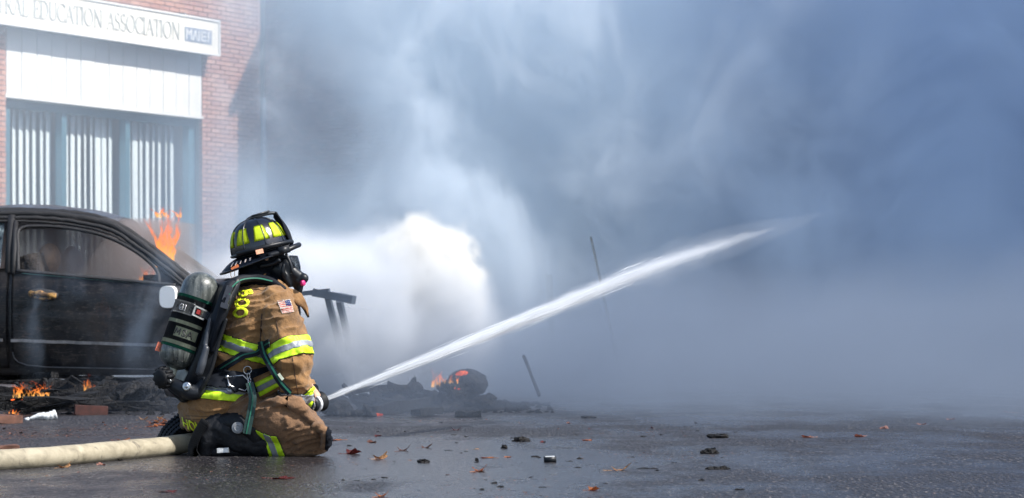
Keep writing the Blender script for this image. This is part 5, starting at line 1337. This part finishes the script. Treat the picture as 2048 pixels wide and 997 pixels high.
for nm, a, b, wd, th in (('rail', P(560, 592, 14.15), P(660, 583, 14.0), .03, .03), ('top_beam', P(629, 586, 14.0), P(708, 600, 13.9), .07, .055), ('leg', P(654, 590, 13.95), P(706, 790, 15.2), .045, .05), ('leg', P(678, 600, 14.0), P(724, 790, 15.3), .035, .035), ('leg', P(575, 592, 14.2), P(570, 790, 15.2), .03, .03)):
    bm = bmesh.new(); beam(bm, a, b, wd, th, jag=.004); bmesh.ops.subdivide_edges(bm, edges=bm.edges[:], cuts=2, use_grid_fill=True)
    for v in bm.verts: v.co += V((.006 * nz(v.co, 14, 1), .006 * nz(v.co, 14, 3), .006 * nz(v.co, 14, 5)))
    obj(nm, bm, STF, fr2)
# jagged scrap standing out of both heaps
for k in range(46):
    left = k < 24
    px = rnd.uniform(0, 360) if left else rnd.uniform(700, 985)
    p = P(px, rnd.uniform(772, 822), rnd.uniform(12.8, 13.6)); p.z = max(.03, min(p.z, .26 if not left else .2)); Lw = rnd.uniform(.10, .42)
    el = rnd.gauss(.1, .35); an = rnd.uniform(0, 3.14); d = V((math.cos(an) * math.cos(el), math.sin(an) * math.cos(el), math.sin(el)))
    kind = 'stubby' if Lw < .2 else ('long' if Lw > .33 else 'thin')
    plank(p - d * Lw / 2, p + d * Lw / 2, rnd.uniform(.015, .07), rnd.uniform(.012, .05), kind + (' upturned' if abs(el) > .35 else ' flat') + ' burnt splinter in the ' + ('left heap before the car' if left else 'right heap beyond the nozzle'), 'burnt splinters in the ' + ('left' if left else 'right') + ' heap', name='burnt_splinter', seg=3, jag=.02)
for k in range(22):
    left = k < 11; px = rnd.uniform(230, 350) if left else rnd.uniform(720, 980); p = P(px, rnd.uniform(775, 815), 13.1); p.z = max(.03, min(.2, p.z))
    s_ = rnd.uniform(.03, .08)
    lump(p, (s_ * rnd.uniform(1, 1.6), s_, s_ * rnd.uniform(.5, .9)), 'black crumbling cinder in the ' + ('left heap behind the air cylinder' if left else 'right heap beyond the nozzle'), name='cinder', seed=k, vox=.014)['group'] = 'cinders in the ' + ('left' if left else 'right') + ' heap'
# embers and low flames
EMB = N('ember'); c = EMB.coord(); EMB.t.nodes.remove(EMB.b)
e_ = EMB.n('ShaderNodeEmission', i_Color=EMB.ramp(EMB.noise(c, 30, 3), [(.4, (.25, .02, .005)), (.6, (1, .16, .04))]), i_Strength=1.1).outputs[0]; EMB.t.links.new(e_, EMB.out.inputs['Surface']); EMB = EMB.m
bm = bmesh.new()
for k in range(46):
    x, y, s = rnd.choice(((700, 833, 30), (745, 833, 20), (905, 775, 14), (30, 800, 40), (180, 795, 30), (925, 747, 8))); c = P(x + rnd.uniform(-s, s), y + rnd.uniform(-4, 4), 12.35 if y > 810 else (13.15 if x > 500 else 12.9)); c.z = max(c.z, .012)
    bmesh.ops.create_icosphere(bm, subdivisions=1, radius=rnd.uniform(.005, .016), matrix=Matrix.Translation(c) @ Matrix.Diagonal((1.6, 1, .7, 1)))
tag(obj('glowing_coals', bm, EMB), 'small glowing coals scattered through both charred heaps', kind='stuff')
flame(P(62, 796, 12.9), 'spreading orange flames low in the left heap', .013, 11, .11, .12, 21, lean_=1.2)
flame(P(174, 785, 12.9), 'thin upright orange flame in the middle of the left heap', .013, 3, .015, .14, 23)
flame(P(187, 784, 12.9), 'leaning orange flame beside the thin upright one', .014, 2, .01, .12, 31, lean_=.9)
flame(P(12, 830, 12.6), 'tiny orange flame at the far left edge of the heap', .012, 4, .06, .05, 26)
flame(P(872, 775, 13.1), 'pale red flame at the left of the glowing lump', .018, 4, .03, .13, 27)
flame(P(900, 768, 13.0), 'red flame on the edge of the glowing lump', .010, 5, .05, .07, 29)

# ------------------------------------------------------------------ leaves and litter
def leaf_mesh(seed, curl):
    r_ = random.Random(seed); bm = bmesh.new(); n = 20; c = bm.verts.new((0, 0, 0)); rim, mid = [], []
    for k in range(n):
        a = 2 * math.pi * k / n; lobe = (.62 + .38 * abs(math.cos(2.5 * a))) * r_.uniform(.85, 1.1) * (.8 + .2 * math.cos(a)); x, y = math.cos(a) * lobe * .5, math.sin(a) * lobe * .42
        z = curl * .25 * lobe * (1.0 + .8 * math.sin(a * 2 + seed)) * (.4 + .6 * abs(math.sin(a + seed))) + .05 * r_.random() * curl
        rim.append(bm.verts.new((x, y, z))); mid.append(bm.verts.new((x * .5, y * .5, z * .25 + .015 * math.sin(5 * a))))
    for k in range(n):
        j = (k + 1) % n; bm.faces.new((mid[k], rim[k], rim[j], mid[j])); bm.faces.new((c, mid[k], mid[j]))
    bmesh.ops.solidify(bm, geom=bm.faces[:], thickness=.02)
    tube(bm, [(-.2, 0, .01), (-.5, .05, .02), (-.62, .02, .03)], [.012, .010, .008], 5)
    z0 = min(v.co.z for v in bm.verts)
    for v in bm.verts: v.co.z -= z0
    return mesh_of(bm, 'leaf')
LM = [leaf_mesh(k, c_) for k, c_ in enumerate((.18, .4, .65, .85, .3, .5))]
LC = {n_: simple(n_ + '_leaf', c_, .45, var=.45, scale=2.2, bump=.5, bscale=9, bd=.05) for n_, c_ in (('tan', (.50, .27, .12)), ('orange', (.48, .16, .05)), ('brown', (.17, .06, .035)), ('dark_red', (.14, .018, .015)), ('black', (.022, .018, .02)), ('pink', (.42, .2, .15)))}
def leaf(px, py, size, colr, k, label, group=None, rz=None, tilt=0):
    o = bpy.data.objects.new('fallen_leaf', LM[k % 6]); COL.objects.link(o)
    if not LM[k % 6].materials: LM[k % 6].materials.append(None)
    o.material_slots[0].link = 'OBJECT'; o.material_slots[0].material = LC[colr]
    o.location = G(px, py) + V((0, 0, .005)); o.rotation_euler = (tilt, 0, rnd.uniform(0, 6.28) if rz is None else rz); o.scale = (size,) * 3
    return tag(o, label, 'leaf', group)
for a_ in ((703, 911, .085, 'dark_red', 3, 'curled dark red leaf just right of the knee', 0), (759, 921, .085, 'tan', 2, 'bright tan curled leaf right of the dark red one', 1), (745, 888, .07, 'brown', 1, 'small dark brown leaf above the bright tan leaf', 2),
           (805, 905, .085, 'brown', 3, 'spiky brown leaf midway between nozzle and battery', 1), (850, 899, .06, 'brown', 2, 'crumpled brown leaf right of the spiky brown one', 0), (957, 946, .085, 'orange', 3, 'upright rusty leaf standing on wet asphalt at lower centre', 1),
           (953, 903, .07, 'tan', 0, 'flat pale orange leaf above the upright rusty leaf', .4), (977, 919, .075, 'orange', 0, 'flat reddish leaf beside a dark chip at centre', 2.6), (1237, 945, .09, 'tan', 2, 'large tan leaf right of the silver topped battery', .2),
           (1185, 984, .05, 'orange', 3, 'small orange leaf at the bottom below the battery', 0), (762, 997, .07, 'orange', 3, 'orange leaf cut by the bottom edge near the centre left', 1), (560, 961, .10, 'dark_red', 0, 'deep red leaf lying in the lime reflection below the knee', .1),
           (338, 989, .085, 'dark_red', 4, 'deep red leaf on the asphalt below the hose', 2), (673, 883, .08, 'orange', 0, 'orange leaf touching the toe of the kneeling knee', 3), (1175, 884, .07, 'orange', 4, 'small orange leaf in thin smoke above the battery', 2),
           (912, 864, .08, 'dark_red', 3, 'dark red leaf in thin smoke before the right heap', 1), (244, 884, .08, 'orange', 1, 'orange leaf behind the hose at left', 0), (127, 939, .07, 'tan', 2, 'yellow brown leaf in front of the hose at left', 1),
           (204, 934, .06, 'pink', 1, 'pinkish leaf against the lower side of the hose', 2), (286, 842, .08, 'tan', 3, 'yellow upright leaf between the heap and the rear boot', 1), (25, 836, .10, 'orange', 2, 'orange leaf on the red brown scorched board', 1),
           (960, 947, .05, 'brown', 5, 'brown leaf scrap under the upright rusty leaf', 1), (755, 875, .055, 'dark_red', 5, 'tiny dark leaf above the small brown one', 1), (1015, 918, .045, 'orange', 5, 'small reddish scrap left of the battery', 1)):
    a_ = (a_[0], a_[1], a_[2] * 1.15) + a_[3:]; leaf(*a_[:6], rz=a_[6])
for k in range(26):
    leaf(rnd.uniform(295, 350), rnd.uniform(838, 856), rnd.uniform(.04, .08), rnd.choice(('orange', 'tan', 'brown')), k, 'brown and orange leaf in the drift behind the rear boot', 'drift of leaves behind the boot')
for k in range(90):
    leaf(rnd.choice((rnd.uniform(0, 420), rnd.uniform(660, 1500))), rnd.choice((rnd.uniform(842, 880), rnd.uniform(850, 960))), rnd.uniform(.012, .04), rnd.choice(('brown', 'black', 'black', 'pink', 'orange', 'dark_red')), k, 'tiny leaf scrap on the wet asphalt', 'tiny leaf scraps on the asphalt')
for px in (1617, 1720, 1768, 1842, 1900, 2020):
    leaf(px, interp([(1617, 878), (1720, 876), (1768, 860), (1842, 852), (1900, 842), (2020, 828)], px), .09, 'pink', 1, 'pale pinkish leaf fading into smoke at the far right', 'pale leaves in the smoke at right')
# charred chips one can pick out, then the crumbs nobody could count
def chip(px, py, w_, h_, label, grp=None, m=CHAR):
    bm = bmesh.new(); ell(bm, (0, 0, 0), (w_ / 2, w_ * .35, h_ / 2), seg=10)
    for v in bm.verts: v.co *= 1 + .9 * noise.noise(v.co.normalized() * 1.9 + V((px, py, 0)))
    o = obj('charred_chip', bm, m); o.location = G(px, py) + V((0, 0, h_ * .4)); tag(o, label, 'debris', grp)
chip(1038, 886, .085, .030, 'flat dark block lying in thin smoke right of centre')
chip(1008, 901, .034, .028, 'small black stone below the flat dark block'); chip(845, 928, .05, .022, 'dark green grey pebble among the leaves at centre')
chip(955, 926, .016, .022, 'tiny upright black chip left of the upright leaf'); chip(1440, 879, .11, .03, 'jagged dark slab right of centre in thin smoke')
chip(1423, 909, .08, .03, 'branched black fragment below the jagged slab'); chip(1437, 943, .08, .02, 'thin black fragment nearest the bottom at right'); chip(1300, 942, .10, .012, 'thin dark splinter right of the large tan leaf')
chip(748, 963, .02, .01, 'black chip on the bright wet patch at lower centre'); chip(1403, 966, .02, .016, 'small black pebble at the lower right'); chip(1175, 838, .08, .02, 'greenish dark flat scrap at the edge of the smoke')
for k in range(60): chip(rnd.uniform(670, 1560), rnd.uniform(845, 990), rnd.uniform(.012, .035), rnd.uniform(.005, .012), 'tiny black chip on the wet asphalt', 'tiny black chips on the asphalt')
bt = empty('battery', G(1100, 928), 0, 'small black cylinder with shiny top lying right of centre', 'battery')
bm = bmesh.new(); c = G(1100, 927) + V((0, 0, .015)); tube(bm, [c - V((.026, 0, 0)), c + V((.026, 0, .002))], .014, 14); obj('casing', bm, PLAS, bt, True)
bm = bmesh.new(); beam(bm, c + V((-.02, -.002, .0135)), c + V((.02, -.002, .0145)), .012, .004); obj('shiny_strip', bm, simple('bright_foil', (.85, .9, .92), .2), bt)
bm = bmesh.new(); box(bm, P(446, 901, 8.78), (.05, .02, .02), (0, -.05, 0)); o = obj('paper_scrap', bm, simple('dirty_white_paper', (.6, .62, .62), .7, var=.4, scale=80)); tag(o, 'small dirty white scrap under the near boot', 'paper'); o.location.z = 0
LITM = leaf_mat('litter', (.03, .02, .018), (.30, .12, .06))
vt2, fc2 = [], []
def crumb(p, s):
    i = len(vt2); q = [V([rnd.uniform(-1, 1) for _ in range(3)]) * s for _ in range(4)]
    for k in q: vt2.append(p + V((k.x * 1.6, k.y, abs(k.z) * .5)))
    fc2.extend(((i, i + 1, i + 2), (i, i + 2, i + 3), (i, i + 3, i + 1), (i + 1, i + 3, i + 2)))
for _ in range(9000):
    r_ = rnd.random()
    if r_ < .5: px, py = rnd.uniform(0, 460), 838 + abs(rnd.gauss(0, 34))
    elif r_ < .8: px, py = rnd.uniform(640, 1500), rnd.uniform(838, 1000)
    else: px, py = rnd.uniform(0, 2048), rnd.uniform(850, 1000)
    crumb(G(px, min(py, 1000)) + V((0, 0, .003)), rnd.uniform(.0015, .006))
me = bpy.data.meshes.new('litter'); me.from_pydata(vt2, [], fc2)
tag(link('litter', me, LITM), 'fine crumbs of bark leaf and char over the wet street', kind='stuff')
# ------------------------------------------------------------------ smoke
def smoke_mat(name, col, dens, scale=.35, lo=.42, hi=.75, detail=5, stretch=(1, 1, 1.2), off=(0, 0, 0), aniso=.0, absorb=None, shape=None, dist=.6, base=0.0, step=None, rough=.6):
    """Principled Volume whose density is a soft-edged body broken up by noise, in the object's own space (metres)"""
    g = N(name); g.t.nodes.remove(g.b)
    c = g.coord('Object')
    mp = g.n('ShaderNodeMapping', i_Vector=c, i_Scale=stretch, i_Location=off).outputs[0]
    nz = g.noise(mp, scale, detail, rough, dist)
    d = g.math('ADD', g.mr(nz, lo, hi, 0, 1, True), base)
    if shape: d = g.math('MULTIPLY', d, shape(g, c))
    d = g.math('MULTIPLY', d, dens)
    pv = g.n('ShaderNodeVolumePrincipled'); pv.inputs['Color'].default_value = (1, 1, 1, 1) if callable(col) else (*col, 1); pv.inputs['Anisotropy'].default_value = aniso
    if callable(col): g.t.links.new(col(g, c), pv.inputs['Color'])
    if step: g.m.cycles.volume_step_rate = step
    if absorb: pv.inputs['Absorption Color'].default_value = (*absorb, 1)
    g.t.links.new(d, pv.inputs['Density']); g.t.links.new(pv.outputs[0], g.out.inputs['Volume'])
    return g.m
def soft_box(x0, x1, y0, y1, z0, z1, e=1.0, ez=None):
    def f(g, c):
        s = g.n('ShaderNodeSeparateXYZ', i_0=c).outputs; r = None
        for k, (a, b) in enumerate(((x0, x1), (y0, y1), (z0, z1))):
            if a is None: continue
            ee = ez if (k == 2 and ez) else e
            for lo, hi in ((a, a + ee), (b, b - ee)):
                if lo is None or a is None: continue
                v = g.mr(s[k], lo, hi, 0, 1, True); r = v if r is None else g.math('MULTIPLY', r, v)
        return r
    return f
def ball(cx, cy_, cz, rx, ry, rz, soft=.5, nscale=1.6, namp=.5):
    def f(g, c):
        mp = g.n('ShaderNodeMapping', vector_type='POINT', i_Vector=c, i_Location=(-cx / rx, -cy_ / ry, -cz / rz), i_Scale=(1 / rx, 1 / ry, 1 / rz)).outputs[0]
        l = g.n('ShaderNodeVectorMath', operation='LENGTH', i_0=mp).outputs['Value']
        nz = g.noise(c, nscale, 5, .55, .3)
        l = g.math('ADD', l, g.math('MULTIPLY', g.math('SUBTRACT', nz, .5), namp * 2))
        return g.mr(l, 1, 1 - soft, 0, 1, True)
    return f
def domain(name, lo, hi, m, label, sub=0):
    bm = bmesh.new(); box(bm, [(a + b) / 2 for a, b in zip(lo, hi)], [b - a for a, b in zip(lo, hi)])
    o = obj(name, bm, m); tag(o, label, kind='stuff'); return o

X = lambda g, c: g.n('ShaderNodeSeparateXYZ', i_0=c).outputs
def mul(*fs):
    def f(g, c):
        r = None
        for q in fs:
            v = q(g, c); r = v if r is None else g.math('MULTIPLY', r, v)
        return r
    return f
PALE = (.79, .905, 1.0)
def thin_spot(cx, cy_, cz, rx, ry, rz, k):      # a gap the wind keeps open
    def f(g, c):
        mp = g.n('ShaderNodeMapping', i_Vector=c, i_Location=(-cx / rx, -cy_ / ry, -cz / rz), i_Scale=(1 / rx, 1 / ry, 1 / rz)).outputs[0]
        l = g.math('ADD', g.n('ShaderNodeVectorMath', operation='LENGTH', i_0=mp).outputs['Value'], g.math('MULTIPLY', g.math('SUBTRACT', g.noise(c, 1.1, 5, .65), .5), 1.6))
        return g.mr(l, .2, 1.25, k, 1, True)
    return f
g1 = P(650, 265, 22.5); g2 = P(655, 265, 17)
def sun_to_shade(g, c):       # sunlit pale left and shaded blue right, put into the smoke's own colour
    f = g.mr(g.math('ADD', X(g, c)[0], g.math('MULTIPLY', g.math('SUBTRACT', g.noise(c, .4, 3), .5), 4)), -1.2, 5.0, 0, 1, True)
    return g.mix(f, PALE, (.40, .54, .74))
domain('smoke', (-9.5, 17.6, .02), (14.5, 28.6, 8.4),
       smoke_mat('drifting_smoke', sun_to_shade, .62, .42, .36, .66, 7, (1, .8, .8), off=(2.1, 0.3, .4), dist=.7, step=.75, rough=.66,
                 shape=mul(soft_box(-9.5, 14.5, 17.6, 28.6, -3, 8.4, 1.2), thin_spot(g1.x, g1.y, g1.z, 1.0, 11, 1.35, .16), lambda g, c: g.mr(g.math('ADD', X(g, c)[0], g.math('MULTIPLY', X(g, c)[2], -.32)), -4.6, -2.9, .10, 1, True)), base=.22),
       'pale to dark blue smoke drifting in front of the buildings')
domain('smoke_billow', (-2.7, 16.3, .2), (3.4, 17.55, 4.0),
       smoke_mat('billowing_smoke', (.85, .925, 1.0), 2.2, .85, .44, .70, 7, (1, .8, .8), off=(5.2, .4, 3.1), dist=.6, rough=.68, step=.7,
                 shape=mul(soft_box(-2.7, 3.4, 16.3, 17.55, -1, 4.0, .5, .5), thin_spot(g2.x, g2.y, g2.z, .6, 5, .95, .08), lambda g, c: g.mr(g.math('ADD', X(g, c)[0], g.math('MULTIPLY', X(g, c)[2], -.45)), 1.4, -1.8, .03, 1, True)), base=.02),
       'billowing pale smoke curling up behind the firefighter')
wc = P(848, 575, 15.3)
domain('smoke_plume', (wc.x - 1.0, 14.2, wc.z - 1.0), (wc.x + 1.0, 16.4, wc.z + .95),
       smoke_mat('white_steam', (.91, .90, .865), 13, 3, .0, .01, 3, shape=ball(wc.x, wc.y, wc.z, .50, .5, .55, .22, 4.6, .40)),
       'dense white plume of steam boiling up beyond the nozzle')
domain('smoke_plume', (-3.1, 13.5, .02), (.5, 17.1, 1.75),
       smoke_mat('low_white_smoke', (.875, .90, .935), 5.5, 3, .0, .01, 3, shape=ball(-1.35, 15.2, .5, 1.35, 1.35, .85, .55, 1.7, .5)),
       'low white smoke rolling over the front of the car')
domain('smoke', (-2.9, 9.6, .02), (9.5, 17.5, 1.6),
       smoke_mat('ground_smoke', (.29, .35, .45), 1.2, .8, .40, .64, 5, (1, 1, 1.6), off=(1, 2, 3),
                 shape=mul(mul(soft_box(-2.9, 13.5, 9.6, 21.5, None, None, 4.0), lambda g, c: g.mr(g.math('ADD', X(g, c)[2], g.math('MULTIPLY', g.math('SUBTRACT', g.noise(c, .7, 5, .6), .5), 1.6)), 1.15, -.3, 0, 1, True))), base=.30),
       'thin smoke creeping low over the wet asphalt')
domain('smoke', (-3.5, 13.5, .1), (-2.2, 14.4, 1.3),
       smoke_mat('wisp', (.62, .78, 1.0), 1.0, 1.8, .50, .68, 5, (1.4, 1, .7), off=(4, 2, 1.5), shape=soft_box(-3.5, -2.2, 13.5, 14.4, .1, 1.3, .35)),
       'thin blue wisps rising in front of the car door')
domain('smoke', (CX(-200), CY + .25, .75), (CX(345), CY + 1.5, 1.36),
       smoke_mat('cabin_smoke', (.46, .42, .42), 3.0, 2.2, .3, .65, 4, base=.25, shape=soft_box(CX(-200), CX(345), CY + .2, CY + 1.55, .5, 1.6, .1)),
       'brown grey smoke filling the cabin of the burnt car')
